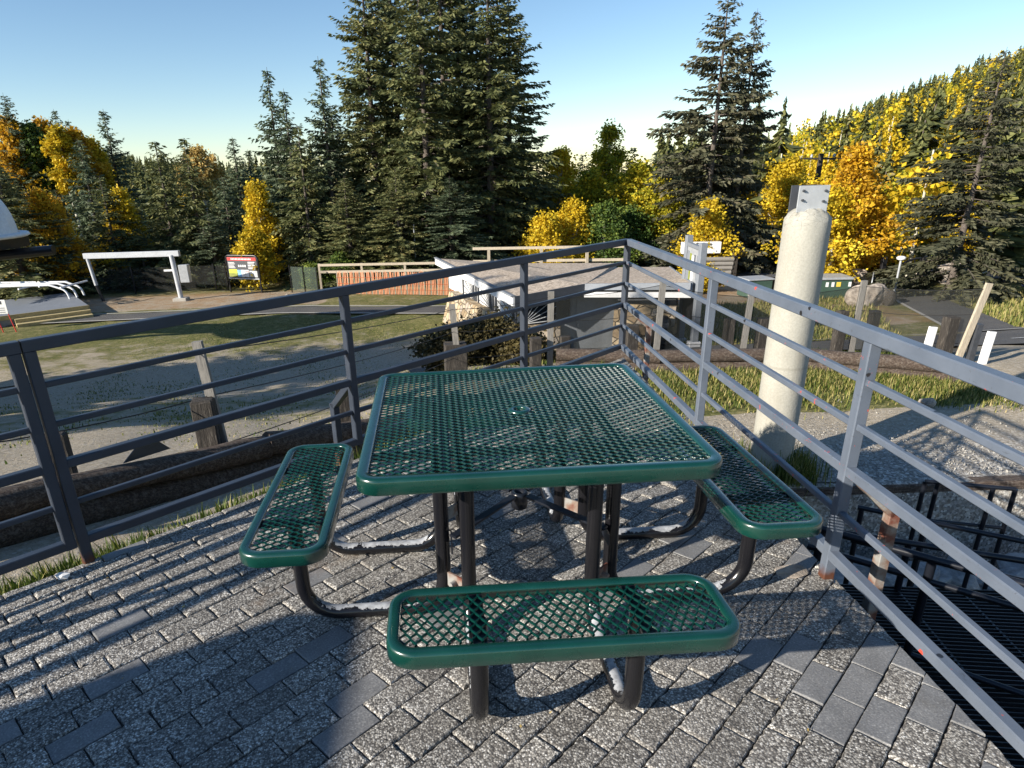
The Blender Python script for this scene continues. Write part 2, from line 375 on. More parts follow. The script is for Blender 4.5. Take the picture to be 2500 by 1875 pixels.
    c = t.mix(.6, c, t.ramp(t.noise(11, 6), [(.3, .55), (.7, 1.2)]), 'MULTIPLY')
    ed = t.ramp(d, [(.0, 0.0), (.07, 1.0)]); c = t.mix(ed, (.10, .08, .06), c)
    M['stone'] = t.done(c, .9, t.bump(ed, .9, .05, t.bump(t.noise(9, 5), .5, .05)))
    t = NT('granite_rock'); f = t.noise(5, 8, rough=.7); c = t.ramp(f, [(.3, (.10, .085, .07)), (.48, (.34, .29, .24)), (.7, (.56, .50, .43))])
    M['rock'] = t.done(c, .9, t.bump(f, .8, .04))
    t = NT('grey_quarry_stone'); f = t.noise(4, 8, t.mapv(t.tc, (1, 1, 3)), .7); c = t.ramp(f, [(.3, (.13, .13, .13)), (.5, (.30, .30, .30)), (.7, (.48, .47, .45))])
    M['greystone'] = t.done(c, .85, t.bump(f, .9, .04))
    t = NT('dark_window_glass'); M['glass'] = t.done((.015, .02, .025), .06, spec=.8)
    t = NT('spruce_bark'); g = t.noise(9, 6, t.mapv(t.tc, (4, 4, 1))); M['bark'] = t.done(t.ramp(g, [(.3, (.045, .035, .03)), (.7, (.17, .145, .125))]), .95, t.bump(g, .8, .03))
    t = NT('aspen_bark'); g = t.noise(5, 6, t.mapv(t.tc, (1, 1, 3))); M['abark'] = t.done(t.ramp(g, [(.36, (.10, .085, .06)), (.45, (.50, .47, .38)), (.7, (.66, .63, .54))]), .85)
    def leaf(key, stops, tr, rough=.6):
        t = NT(key+'_foliage'); a = t.attr('tint'); oi = t.n('ObjectInfo').outputs['Random']
        f = t.math('ADD', t.math('MULTIPLY', a, .82), t.math('MULTIPLY', oi, .18))
        c = t.ramp(f, stops); M[key] = t.done(c, rough, spec=.25, transl=tr)
    leaf('needle_a', [(0, (.032, .044, .018)), (.45, (.095, .112, .044)), (.8, (.18, .185, .072)), (1, (.26, .21, .085))], .18)
    leaf('needle_b', [(0, (.030, .046, .026)), (.5, (.085, .115, .062)), (.85, (.165, .20, .12)), (1, (.22, .22, .12))], .18)
    leaf('needle_s', [(0, (.024, .028, .016)), (.5, (.062, .066, .038)), (.85, (.115, .112, .065)), (1, (.15, .125, .08))], .15)
    leaf('needle_hill', [(0, (.055, .068, .028)), (.45, (.15, .165, .06)), (.8, (.26, .26, .095)), (1, (.32, .26, .12))], .25)
    leaf('l_gold', [(0, (.20, .18, .012)), (.35, (.50, .36, .02)), (.65, (.74, .53, .03)), (.9, (.84, .66, .06)), (1, (.40, .42, .05))], .35)
    leaf('l_orange', [(0, (.26, .15, .01)), (.5, (.60, .34, .02)), (.85, (.76, .50, .035)), (1, (.36, .36, .04))], .35)
    leaf('l_yg', [(0, (.12, .15, .015)), (.4, (.30, .30, .025)), (.75, (.58, .46, .03)), (1, (.70, .50, .03))], .35)
    leaf('l_green', [(0, (.035, .065, .018)), (.5, (.09, .15, .03)), (1, (.26, .30, .05))], .3)
    leaf('l_pale', [(0, (.40, .28, .08)), (.5, (.62, .45, .14)), (1, (.75, .58, .25))], .35)
    leaf('l_brush', [(0, (.03, .03, .012)), (.5, (.075, .06, .022)), (1, (.14, .115, .045))], .2)
    t = NT('grass_blades'); a = t.attr('tint'); c = t.ramp(a, [(0, (.030, .055, .010)), (.45, (.085, .13, .022)), (.7, (.24, .24, .06)), (1, (.50, .41, .18))])
    M['blade'] = t.done(c, .6, spec=.3, transl=.3)
    M['grate'] = plain('black_grating', (.018, .018, .02), .4, 20, .2)
mk_materials()

# ---------------------------------------------------------------- terrain
PROF = [(-30, [(-20, -.6), (5, -1.0), (8, -1.6), (12, -2.6), (16, -3.4), (20, -4.0), (26, -4.35), (45, -4.6), (500, -4.6)]),
 (-3, [(-20, -.6), (2, -.5), (4.4, -.8), (5.5, -.95), (8, -1.6), (12, -2.6), (16, -3.4), (20, -4.0), (26, -4.35), (45, -4.6), (500, -4.6)]),
 (0.5, [(-20, -.6), (5, -1.0), (12.4, -1.98), (16, -2.85), (22, -4.2), (30, -4.45), (45, -4.6), (500, -4.6)]),
 (4, [(-20, -2.0), (12.8, -2.0), (16, -2.85), (21, -4.15), (30, -4.45), (45, -4.6), (500, -4.6)]),
 (8, [(-20, -2.0), (12.5, -2.0), (15, -2.65), (20, -3.7), (30, -4.3), (45, -4.6), (500, -4.6)]),
 (30, [(-20, -2.0), (12.8, -2.0), (18, -2.75), (25, -3.6), (35, -4.4), (45, -4.6), (500, -4.6)])]
C0 = np.array([1.463, 5.81]); A1 = rad(224.42); A2 = rad(-89.39)
D1 = np.array([cos(A1), sin(A1)]); D2 = np.array([cos(A2), sin(A2)])
N1 = np.array([sin(A1), -cos(A1)]); N2 = np.array([-sin(A2), cos(A2)])        # outward normals of the two railings
if N1[0] > 0: N1 = -N1
if N2[0] < 0: N2 = -N2
def sm(t): t = np.clip(t, 0, 1); return t*t*(3-2*t)
EA = [12, 18, 24, 28, 32.2, 35.6, 38, 45, 90]; EE = [0, 0, .05, 1.1, 2.9, 4.0, 4.7, 6.5, 9]
def gz(x, y):
    x = np.asarray(x, float); y = np.asarray(y, float)
    xs = [p[0] for p in PROF]
    cols = [np.interp(y, [q[0] for q in p[1]], [q[1] for q in p[1]]) for p in PROF]
    z = np.where(x <= xs[0], cols[0], cols[-1])
    for i in range(len(xs)-1):
        t = np.clip((x-xs[i])/(xs[i+1]-xs[i]), 0, 1); t = t*t*(3-2*t)
        z = np.where((x > xs[i]) & (x <= xs[i+1]), cols[i]*(1-t)+cols[i+1]*t, z)
    # bank rises to the patio edge on its left side
    d1 = (x-C0[0])*N1[0]+(y-C0[1])*N1[1]
    z = z+(1-sm((d1-.05)/1.0))*(np.maximum(-.10, z)-z)*(d1 > -.5)*(x < 1.3)
    # stair pit on the right
    p = sm((x-1.3)/.1)*sm((6.98-y)/.12)*sm((11-x)/.5)
    z = z-1.45*p
    # hills (polar)
    r = np.hypot(x, y); a = np.degrees(np.arctan2(x, y))
    eR = np.interp(a, EA, EE)
    eL = np.interp(a, [-60, -45, -34, -28, -22, -17, -12], [3.5, 3.0, 2.0, 1.5, .7, .1, 0])
    HR = 300*np.tan(np.radians(eR)); HL = 420*np.tan(np.radians(eL))
    HR = HR+4.6*(eR > 0)*np.minimum(eR, 1); HL = HL+4.6*(eL > 0)*np.minimum(eL, 1)
    z = z+HR*np.clip((r-58)/242, 0, 1)**1.15+HL*np.clip((r-130)/290, 0, 1)**1.2
    return z
def G(x, y): return float(gz(x, y))

def terrain():
    def warp(lo, hi, n, c, k):
        u = np.linspace(-1, 1, n); s = np.sinh(k*u)/np.sinh(k)
        return np.where(s < 0, c+s*(c-lo), c+s*(hi-c))
    xs = warp(-500, 500, 401, 1.0, 7.6); ys = warp(-60, 620, 431, 7.0, 6.6)
    X, Y = np.meshgrid(xs, ys, indexing='ij'); Z = gz(X, Y)
    rr = np.hypot(X, Y)
    jit = .02*np.sin(3.1*X+1.3*Y)+.015*np.sin(5.3*Y-2.2*X)+.03*np.sin(.9*X)*np.sin(.7*Y+1)
    Z = Z+np.where(rr < 80, jit*.7, 0)
    # keep ground under the patio out of the way
    d1 = (X-C0[0])*N1[0]+(Y-C0[1])*N1[1]; d2 = (X-C0[0])*N2[0]+(Y-C0[1])*N2[1]
    Z = np.where((d1 < .0) & (d2 < .0), np.minimum(Z, -.6), Z)
    V = np.stack([X, Y, Z], -1).reshape(-1, 3); n, m = X.shape
    i = np.arange(n*m).reshape(n, m); F = np.stack([i[:-1, :-1], i[1:, :-1], i[1:, 1:], i[:-1, 1:]], -1).reshape(-1, 4)
    me = bpy.data.meshes.new('ground'); me.from_pydata(V.tolist(), [], F.tolist())
    me.polygons.foreach_set('use_smooth', [True]*len(F))
    x, y = V[:, 0], V[:, 1]
    veg = np.full(len(V), .62)
    L = x < 1.2
    veg = np.where(L & (y < 30), np.interp(y, [4, 7, 9, 12, 17, 21, 25, 29], [.0, .02, .2, .45, .40, .42, .62, .95]), veg)
    veg = veg-np.where(L, .75*np.exp(-((y-(19+.45*(x+8)))/2.6)**2)*sm((x+16)/3)*sm((0-x)/3), 0)
    veg = np.where(L & (y >= 30), .72, veg)
    veg = np.where(L & (y >= 34.2) & (y < 39) & (x < -7), .12, veg)
    dl = (x-C0[0])*N1[0]+(y-C0[1])*N1[1]
    veg = np.where(L & (dl < 1.1), 1.0, veg)
    rt = (x >= 1.2)
    veg = np.where(rt & (y < 9.6), .10, veg)
    veg = np.where(rt & (y >= 9.6) & (y < 12.2) & (x < 8.8), .95, veg)
    veg = np.where(rt & (y < 9.2) & (x < 3.3), .75, veg)
    veg = np.where(rt & (y >= 12.2) & (y < 19), .3, veg)
    veg = np.where(rt & (x > 9.0) & (y >= 7) & (y < 14), .0, veg)
    veg = np.where(rt & (y >= 19), .68, veg)
    veg = np.where(rt & (x > 9) & (x < 16) & (y > 22) & (y < 40), .2, veg)
    veg = np.where(rr.reshape(-1) > 55, 1.0, veg)
    for nm, arr in (('veg', veg), ('gravel', np.where(rt & (y < 9.3), sm((9.3-y)/2.0)*sm((x-3.5)/1.2), 0)),
                    ('rusty', np.where((L & (y >= 34) & (y < 40) & (x < -7)) | (rt & (x > 8) & (x < 17) & (y > 22) & (y < 40)) , 1.0, 0.0))):
        a = me.attributes.new(nm, 'FLOAT', 'POINT'); a.data.foreach_set('value', arr.astype(np.float32))
    me.materials.append(M['ground']); me.update()
    o = bpy.data.objects.new('ground', me); COL.objects.link(o); tag(o, kind='structure')
terrain()

def strip(name, line, width, mat, off=.03, kind='structure', step=.6):
    """draped ribbon along a polyline; width may be a number or (left,right) offsets"""
    l, r = (width/2, width/2) if not isinstance(width, tuple) else width
    pts = [Vector((*p, 0)) for p in line]; pts = fillet(pts, 6, 8) if len(pts) > 2 else pts
    dense = []
    for a, b in zip(pts, pts[1:]):
        n = max(1, int((b-a).length/step)); dense += [a.lerp(b, k/n) for k in range(n)]
    dense.append(pts[-1]); mb = MB(); rows = []; nw = max(2, int((abs(l+r))/.5)+1)
    for i, p in enumerate(dense):
        t = (dense[min(i+1, len(dense)-1)]-dense[max(i-1, 0)]).normalized(); nrm = Vector((-t.y, t.x, 0))
        row = []
        for k in range(nw):
            q = p+nrm*(l-(l+r)*k/(nw-1)); row.append((q.x, q.y, G(q.x, q.y)+off))
        rows.append(row)
    P = [q for row in rows for q in row]
    F = [(i*nw+k, i*nw+k+1, (i+1)*nw+k+1, (i+1)*nw+k) for i in range(len(rows)-1) for k in range(nw-1)]
    mb.add(P, F, True); return mb.build(name, mat, kind=kind)

lp = [(-60, 29), (-28, 31.5), (-17, 32.1), (-8.4, 32.5), (-2.3, 31.2), (2, 30.8)]
strip('asphalt_path', lp, 1.7, M['asphalt'], .05)
for sgn, nm in ((1, 'path_edging'), (-1, 'path_edging')):
    strip(nm, lp, (1.05, -.85) if sgn > 0 else (-.85, 1.05), M['concrete'], .075)
rd = [(-1.5, 17.6), (2, 18.2), (5.5, 18.0), (9, 17.6), (14, 16.6), (22, 16.3), (60, 14)]
strip('road', rd, (2.3, 2.0), M['asphalt'], .06)
strip('road_line', rd[4:], (-.35, .45), M['white_line'], .085)
strip('road_edging', rd, (2.42, -2.3), M['concrete'], .10)
strip('side_path', [(16.0, 19.2), (19.9, 29.0)], 1.75, M['asphalt'], .05)
strip('side_path_edging', [(16.0, 19.2), (19.9, 29.0)], (.99, -.87), M['concrete'], .07)
strip('cross_road', [(6, 36), (14, 38.5), (22, 37.5), (30, 34.5), (60, 30)], 5.0, M['asphalt'], .07)
fr = [(24, 38), (29, 45), (32, 51), (33.5, 58), (31, 68)]
strip('mountain_road', fr, 5.5, M['asphalt'], .10)
strip('mountain_road_centre_line', fr, .25, M['yellow_line'], .13)
strip('mountain_road_edge_line', fr, (2.6, -2.4), M['white_line'], .13)

# ---------------------------------------------------------------- patio
def clip(poly, p, n):                            # keep the side where (q-p).n <= 0
    out = []
    for i in range(len(poly)):
        a, b = poly[i], poly[(i+1) % len(poly)]
        da = (a[0]-p[0])*n[0]+(a[1]-p[1])*n[1]; db = (b[0]-p[0])*n[0]+(b[1]-p[1])*n[1]
        if da <= 0: out.append(a)
        if (da < 0 < db) or (db < 0 < da):
            t = da/(da-db); out.append((a[0]+(b[0]-a[0])*t, a[1]+(b[1]-a[1])*t))
    return out
def patio():
    R = random.Random(3); mb = MB(); kind = []; rnd = []
    u = np.array([cos(rad(44.6)), sin(rad(44.6))]); v = np.array([-u[1], u[0]])
    e1 = C0+N1*.0; e2 = C0+N2*.03
    for row in range(-46, 60):
        sh = (row % 2)*.1+R.uniform(-.008, .008)+(row % 5)*.012
        for k in range(-16, 44):
            c = np.array([0.0, 1.0])+u*(k*.2+sh)+v*(row*.1)
            if c[1] < -2.6 or c[0] < -4.6 or c[0] > 1.9 or c[1] > 6.4: continue
            hl, hw = .0987-R.uniform(0, .0012), .0487-R.uniform(0, .0012); th = R.gauss(0, .008)
            c = c+np.array([R.gauss(0, .0008), R.gauss(0, .0008)])
            cu = u*cos(th)+v*sin(th); cv = v*cos(th)-u*sin(th)
            poly = [tuple(c+cu*a*hl+cv*b*hw) for a, b in ((-1, -1), (1, -1), (1, 1), (-1, 1))]
            poly = clip(poly, e1, N1); poly = clip(poly, e2, N2) if len(poly) > 2 else []
            if len(poly) < 3: continue
            cx = sum(p[0] for p in poly)/len(poly); cy = sum(p[1] for p in poly)/len(poly)
            smooth = R.random() < (.05 if not (cx > 1.0 and cy < 2.0) else .4)
            near = math.hypot(cx, cy) < 4.2
            dense = []
            for i in range(len(poly)):
                a, b = poly[i], poly[(i+1) % len(poly)]; L = math.hypot(b[0]-a[0], b[1]-a[1])
                n = max(1, int(L/(.014 if near else .05))) ; j = (.0013 if not smooth else .0004) if near else 0
                for q in range(n):
                    t = q/n; dense.append((a[0]+(b[0]-a[0])*t+R.gauss(0, j), a[1]+(b[1]-a[1])*t+R.gauss(0, j)))
            z0 = R.gauss(0, .0014); tx, ty = R.gauss(0, .014), R.gauss(0, .014)
            rr = .006 if not smooth else .0025; m = len(dense)
            def ring(ins, dz):
                o = []
                for x, y in dense:
                    dx, dy = x-cx, y-cy; L = math.hypot(dx, dy) or 1
                    k2 = max(0, 1-ins/L*1.25); o.append((cx+dx*k2, cy+dy*k2, z0+dx*tx+dy*ty+dz))
                return o
            V = ring(rr*1.3, 0)+ring(rr*.35, -rr*.45)+ring(0, -rr*1.2)+ring(0, -.045)
            F = [tuple(range(m))]+[(q*m+i, q*m+m+i, q*m+m+(i+1) % m, q*m+(i+1) % m) for q in range(3) for i in range(m)]
            mb.add(V, F); kind += [1.0 if smooth else 0.0]*len(F); rnd += [R.random()]*len(F)
    mb.att = {'kind': kind, 'rnd': rnd}
    mb.build('patio_paving', M['paver'], kind='structure')
    # bed under the blocks, with side faces
    P = [(-7, -4), (1.6, -4), (1.6, 7.5), (-7, 7.5)]
    P = clip(P, C0-N1*.03, N1); P = clip(P, C0+N2*.015, N2); n = len(P); b = MB()
    b.add([(x, y, -.013) for x, y in P]+[(x, y, -3.6) for x, y in P], [tuple(range(n))]+[(i, i+n, (i+1) % n+n, (i+1) % n) for i in range(n)])
    b.build('patio_bed', M['joint'], kind='structure')
patio()

# ---------------------------------------------------------------- picnic table
TC = (0.221, 2.412); TYAW = rad(2.15)
def tl(x, y, z): return (TC[0]+x*cos(TYAW)-y*sin(TYAW), TC[1]+x*sin(TYAW)+y*cos(TYAW), z)
def rim(hx, hy, R0, drop, flange):
    prof = [(.004, -drop), (0, -drop+.004), (0, -.012), (.0022, -.005), (.006, -.0015), (.012, 0), (flange-.006, 0), (flange, -.004), (flange+.001, -.010), (flange-.004, -.013), (.010, -.013), (.006, -.02), (.006, -drop)]
    seg = 9; mb = MB(); P = []
    for ins, z in prof:
        for q, (cx, cy) in enumerate(((hx-R0, hy-R0), (-hx+R0, hy-R0), (-hx+R0, -hy+R0), (hx-R0, -hy+R0))):
            for k in range(seg+1):
                a = pi/2*(q+k/seg); P.append((cx+(R0-ins)*cos(a), cy+(R0-ins)*sin(a), z))
    n = 4*(seg+1); mb.add(P, [(i*n+(k+1) % n, i*n+k, (i+1)*n+k, (i+1)*n+(k+1) % n) for i in range(len(prof)-1) for k in range(n)], True)
    return mb
def expanded(hx, hy, LW, SW, R0):
    """expanded metal: long way of the diamonds along x; returns local-space MB"""
    mb = MB(); wv, th = .0062, .0042; nrow = int(hy/(SW/2))+1; amp = SW/4
    for j in range(-nrow, nrow+1):
        y0 = (j+.5)*SW/2
        if abs(y0) > hy+.01: continue
        ins = R0-math.sqrt(max(0, R0**2-max(0, abs(y0)-(hy-R0))**2)) if abs(y0) > hy-R0 else 0
        X = hx-ins*.8; pts = []
        k0 = int(-X/(LW/2))-1
        for k in range(k0, -k0+1):
            s_ = 1 if (k+j) % 2 == 0 else -1
            for dx in (-.10, .10): pts.append((k*LW/2+dx*LW, y0+s_*(amp-wv*.15), .0006*s_))
        pts = [p for p in pts if abs(p[0]) < X]
        if len(pts) < 3: continue
        m = len(pts); P = []
        for i, p in enumerate(pts):
            a = pts[max(0, i-1)]; b = pts[min(m-1, i+1)]; dx, dy = b[0]-a[0], b[1]-a[1]; L = math.hypot(dx, dy)
            nx, ny = -dy/L*wv/2, dx/L*wv/2
            P += [(p[0]+nx, p[1]+ny, p[2]-.001-th*.5), (p[0]+nx*.6, p[1]+ny*.6, p[2]+th*.5), (p[0]-nx*.6, p[1]-ny*.6, p[2]+th*.5), (p[0]-nx, p[1]-ny, p[2]-th*.5), (p[0], p[1], p[2]-th)]
        mb.add(P, [(i*5+q, i*5+(q+1) % 5, (i+1)*5+(q+1) % 5, (i+1)*5+q) for i in range(m-1) for q in range(5)])
    return mb
def place(mb, x, y, z, rot=0.0):
    """local MB -> table frame -> world"""
    c, s_ = cos(rot), sin(rot)
    mb.v = [tl(x+p[0]*c-p[1]*s_, y+p[0]*s_+p[1]*c, z+p[2]) for p in mb.v]; return mb

table = thing('picnic_table', 'green square mesh picnic table with black pipe legs and seats joined on all four sides', 'picnic table', (TC[0], TC[1], 0))
top = place(expanded(.553, .553, .0505, .0300, .05), 0, 0, .752).build('tabletop_mesh', M['greenmesh'], table)
rm = place(rim(.585, .585, .075, .056, .040), 0, 0, .76).build('tabletop_rim', M['green'], table)
hm = MB(); hm.lathe((0, 0, 0), [(.0245, -.035), (.0225, 0), (.024, .003), (.028, .004), (.040, .003), (.044, 0), (.044, -.006)], 28)
place(hm, 0, 0, .757).build('umbrella_hole_ring', M['green'], table)
und = MB()
for a in (-.30, .30):
    und.beam((a, -.56, -.032), (a, .56, -.032), .035, .03); und.beam((-.56, a, -.046), (.56, a, -.046), .03, .02)
place(und, 0, 0, .76).build('tabletop_bracing', M['blackmetal'], table)
RB, AB, BI, PR = .87, .232, .325, .0275
for q, rot in enumerate((0, pi/2, pi, 3*pi/2)):                   # front, right, far, left seats
    st = bpy.data.objects.new('seat', None); COL.objects.link(st); st.parent = table
    wp = tl(sin(rot)*RB, -cos(rot)*RB, 0); st.location = Vector(wp)-BASE[table]; BASE[st] = Vector(wp)
    place(expanded(.452, .118, .0505, .0300, .045) if q % 2 == 9 else MB(), 0, 0, 0)
    # mesh diamonds: long way across the bench
    ex = expanded(.120, .455, .0505, .0300, .05)
    ex.v = [(-p[1], p[0], p[2]) for p in ex.v]
    place(ex, sin(rot)*RB, -cos(rot)*RB, .452, rot).build('seat_mesh', M['greenmesh'], st)
    place(rim(.487, .152, .082, .052, .036), sin(rot)*RB, -cos(rot)*RB, .46, rot).build('seat_rim', M['green'], st)
    for sx in (-1, 1):
        lg = MB(); x = sx*AB
        path = fillet([(x, -RB, .44), (x, -RB, PR+.004), (x, -BI, PR+.004), (x, -BI, .735)], .13, 7)
        lg.tube(path, PR, 14)
        c, s_ = cos(rot), sin(rot)
        lg.v = [tl(p[0]*c-p[1]*s_, p[0]*s_+p[1]*c, p[2]) for p in lg.v]
        lg.build('leg', M['pipe'], table)
    for sx in (-1, 1):
        br = MB(); br.beam((sx*AB, -RB-.13, .438), (sx*AB, -RB+.13, .438), .04, .012)
        c, s_ = cos(rot), sin(rot); br.v = [tl(p[0]*c-p[1]*s_, p[0]*s_+p[1]*c, p[2]) for p in br.v]
        br.build('seat_bracket', M['blackmetal'], st)
xb = MB()
for sx in (-1, 1):
    for sy in (-1, 1):
        xb.beam((sx*.03, sy*.03, .392), (sx*.285, sy*.285, .372), .034, .010, bev=.002)
xb.lathe((0, 0, .36), [(.020, -.03), (.033, -.03), (.034, .036), (.030, .040), (.021, .040), (.020, -.03)], 20)
for sx in (-1, 1):
    for sy in (-1, 1): xb.beam((sx*.29, sy*.23, .345), (sx*.29, sy*.325, .345), .006, .045)
xb.v = [tl(*p) for p in xb.v]; xb.build('umbrella_cross_brace', M['blackmetal'], table)
for sx in (-1, 1):
    for sy in (-1, 1):
        cl = MB(); cl.beam((sx*(AB+.004), sy*BI, .17), (sx*BI, sy*(AB+.004), .17), .008, .06)
        cl.tube([(sx*.29-sx*.012, sy*.29-sy*.012, .17), (sx*.29+sx*.012, sy*.29+sy*.012, .17)], .011, 6)
        cl.v = [tl(*p) for p in cl.v]; cl.build('clamp_plate', M['rust'], table)

# ---------------------------------------------------------------- railings
ZB = [(1.0500, .050, .050), (.866, .026, .026), (.690, .026, .026), (.512, .040, .040), (.317, .026, .026), (.135, .042, .042)]
def rail_point(d, t, z): return (C0[0]+d[0]*t, C0[1]+d[1]*t, z)
def railing(name, label, d, nrm, t0, t1, posts, mat, legs=(), brackets=(), cornerpost=False):
    global BEAM_ROT
    BEAM_ROT = math.atan2(d[1], d[0])
    r = thing(name, label, 'railing', rail_point(d, t0, 0))
    for i, (z, w_, h_) in enumerate(ZB):
        b = MB(); b.beam(rail_point(d, t0, z-h_/2), rail_point(d, t1, z-h_/2), w_, h_, bev=.004)
        b.build('top_rail' if i == 0 else ('middle_rail' if i < 5 else 'bottom_rail'), mat, r)
    for t in posts:
        b = MB(); lo = -.02 if t in legs else .094
        b.beam(rail_point(d, t, lo), rail_point(d, t, 1.0), .046, .046, bev=.004); b.build('post', mat, r)
    for t in brackets:
        o = MB(); p = np.array(rail_point(d, t, 0)[:2])
        a = p+nrm*.024; e = p+nrm*.22
        o.beam((*a, .47), (*e, .29), .045, .04, bev=.003)
        o.beam((*e, .31), (*e, -.45), .045, .045, bev=.003); o.build('side_bracket', M['rust'] if nrm is N2 else mat, r)
    return r
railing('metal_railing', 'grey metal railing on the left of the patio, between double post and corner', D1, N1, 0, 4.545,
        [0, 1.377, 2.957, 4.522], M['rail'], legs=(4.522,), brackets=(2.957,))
railing('metal_railing', 'end of the next shade-darkened grey railing panel left of the double post', D1, N1, 4.552, 8.4, [4.577, 6.2, 7.8], M['rail'])
railing('metal_railing', 'sunlit grey railing with red and black paint chips on the right of the patio', D2, N2, .026, 8.2,
        [1.958, 3.49, 5.05, 6.6], M['railchip'], legs=(3.49,), brackets=(3.49, .05))
# ---------------------------------------------------------------- base stone slab at right post etc.
pf = MB(); pf.rock((1.37, 2.36, .0), (.085, .07, .012), 5); tag(pf.build('flat_stone', M['rock']), 'pinkish flat stone chip beside the rusty foot of the right rail post', 'stone')
pf = MB(); pf.rock((-1.80, 2.50, .018), (.035, .028, .022), 8, 1); tag(pf.build('pebble', M['white']), 'small white stone chip against the foot of the left rail post', 'stone')

# ---------------------------------------------------------------- concrete pillar
pil = thing('concrete_pillar', 'tall round concrete column with a bolted steel plate on top, beside the gravel path', 'pillar', (3.85, 7.5, -2.0))
b = MB(); px, py, pr = 3.85, 7.5, .240
prof = [(pr, -2.2), (pr, -.9), (pr-.001, .2), (pr, .8), (pr-.001, .99), (pr-.010, 1.03), (pr-.04, 1.08), (pr-.09, 1.12), (.08, 1.15), (.0, 1.155)]
n = 40; P = []
for i, (r_, z) in enumerate(prof):
    for k in range(n):
        a = 2*pi*k/n; j = (random.gauss(0, .005) if .99 < z else random.gauss(0, .0006)); P.append((px+(r_+j)*cos(a), py+(r_+j)*sin(a), z+(j if z > 1.0 else 0)))
b.add(P, [(i*n+k, i*n+(k+1) % n, (i+1)*n+(k+1) % n, (i+1)*n+k) for i in range(len(prof)-1) for k in range(n)], True)
b.build('shaft', M['pillar'], pil)
b = MB(); pa = rad(-6)
b.box((px-.03, py-.10, 1.235), (.31, .02, .27), pa, .002); b.build('front_plate', M['galv'], pil)
b = MB(); b.box((px+.135, py+.0, 1.215), (.02, .19, .25), pa, .002); b.box((px-.02, py+.10, 1.235), (.31, .02, .27), pa, .002); b.build('side_plate', M['darkgrey'], pil)
for bx, bz in ((-.115, 1.32), (.11, 1.315), (.10, 1.21), (-.115, 1.225)):
    b = MB(); c = (px-.03+bx*cos(pa), py-.11+bx*sin(pa), bz)
    b.tube([(c[0], c[1]+.004, c[2]), (c[0]+.001, c[1]-.022, c[2])], .013, 6); b.tube([(c[0], c[1]-.02, c[2]), (c[0]+.001, c[1]-.034, c[2])], .007, 6)
    b.build('bolt', M['darkgrey'], pil)

# ---------------------------------------------------------------- log edging and net fence
def log(mb, a, b, r, seed, sides=10, squash=.9):
    R = random.Random(seed); a = Vector(a); b = Vector(b); L = (b-a).length; n = max(3, int(L/.25))
    pts = [a.lerp(b, k/n)+Vector((0, 0, R.gauss(0, .006))) for k in range(n+1)]
    mb.tube(pts, r, sides, radii=[r*(1+R.gauss(0, .04)) for _ in pts])
fl = [(-3.16, 4.79), (-2.31, 5.71), (-1.22, 6.64), (-.07, 9.9), (1.35, 9.5)]       # fence posts, left side
lg = thing('log_edging', 'dark weathered log border on two levels below the left railing', 'log border', (-2.3, 5.6, -1))
route = [(-5.6, 1.9), (-3.5, 4.02), (-3.05, 4.5), (-1.9, 5.8), (-.7, 6.85), (-.1, 7.6)]
for k in range(len(route)-1):
    a, c = route[k], route[k+1]
    if k == 1: continue
    zb = lambda p: G(*p)
    b = MB(); a_ = a if k != 2 else (-3.5, 4.02)
    log(b, (a_[0], a_[1], G(*a_)+.10), (c[0], c[1], G(*c)+.10), .13, k); log(b, (a_[0]+.03, a_[1]-.03, G(*a_)+.33), (c[0]+.03, c[1]-.03, G(*c)+.31), .115, k+20)
    b.build('log', M['log'], lg)
pl = MB(); pc = Vector((-2.62, 5.02, G(-2.6, 5.0)+.42)); dv = Vector((.68, .73, 0))
tri = [(-.20, 0), (.19, .0), (.06, .145), (.035, .165), (-.01, .155)]
pl.add([pc+dv*x+Vector((0, 0, z)) for x, z in tri]+[pc+dv*x+Vector((.01, -.01, z)) for x, z in tri], [(0, 1, 2, 3, 4), (9, 8, 7, 6, 5)]+[(i, 5+i, 5+(i+1) % 5, (i+1) % 5) for i in range(5)])
pl.build('steel_lug', M['darkgrey'], lg)
rl = thing('log_edging', 'brown split log border behind the grass on the right', 'log border', (5.5, 11.9, -2.0))
rr_ = [(1.9, 12.35), (3.7, 12.0), (6.3, 11.85), (8.6, 10.6)]
for k in range(3):
    a, c = rr_[k], rr_[k+1]; b = MB()
    log(b, (a[0]-.05, a[1], G(*a)+.05), (c[0]+.05, c[1], G(*c)+.05), .12, k+40); log(b, (a[0]-.05, a[1], G(*a)+.27), (c[0]+.05, c[1], G(*c)+.26), .125, k+50)
    b.build('log', M['log'], rl)
def stub(x, y, h, w_, seed, label, rz=0):
    R = random.Random(seed); b = MB(); z = G(x, y)-.2
    b.box((x, y, z+(h+.2)/2), (w_, w_*.8, h+.2), rz, .012)
    b.v = [(p[0]+R.gauss(0, .004), p[1]+R.gauss(0, .004), p[2]+R.gauss(0, .006)) for p in b.v]
    tag(b.build('timber_post', M['stub']), label, 'post')
stub(-3.10, 4.66, .72, .15, 1, 'short black timber post right of the double rail post, behind the logs', .3)
stub(-2.33, 5.60, .80, .19, 2, 'cracked dark timber stump beside the tall grey slat, above the log border', .2)
stub(-1.22, 6.55, .84, .20, 3, 'dark timber stump with a pale side next to the bent rail bracket', .2)
stub(-.10, 12.3, .62, .42, 4, 'dark timber stump under the slat post left of the stone wall', .1)
stub(1.47, 12.55, .60, .21, 5, 'pale grey log stump left of the slat post in front of the building', .1)
stub(2.06, 12.65, .60, .20, 6, 'dark timber stump right of the slat post in front of the building', .1)
stub(3.30, 12.4, .80, .22, 7, 'brown timber stump near the railing corner, left of its slat', .1)
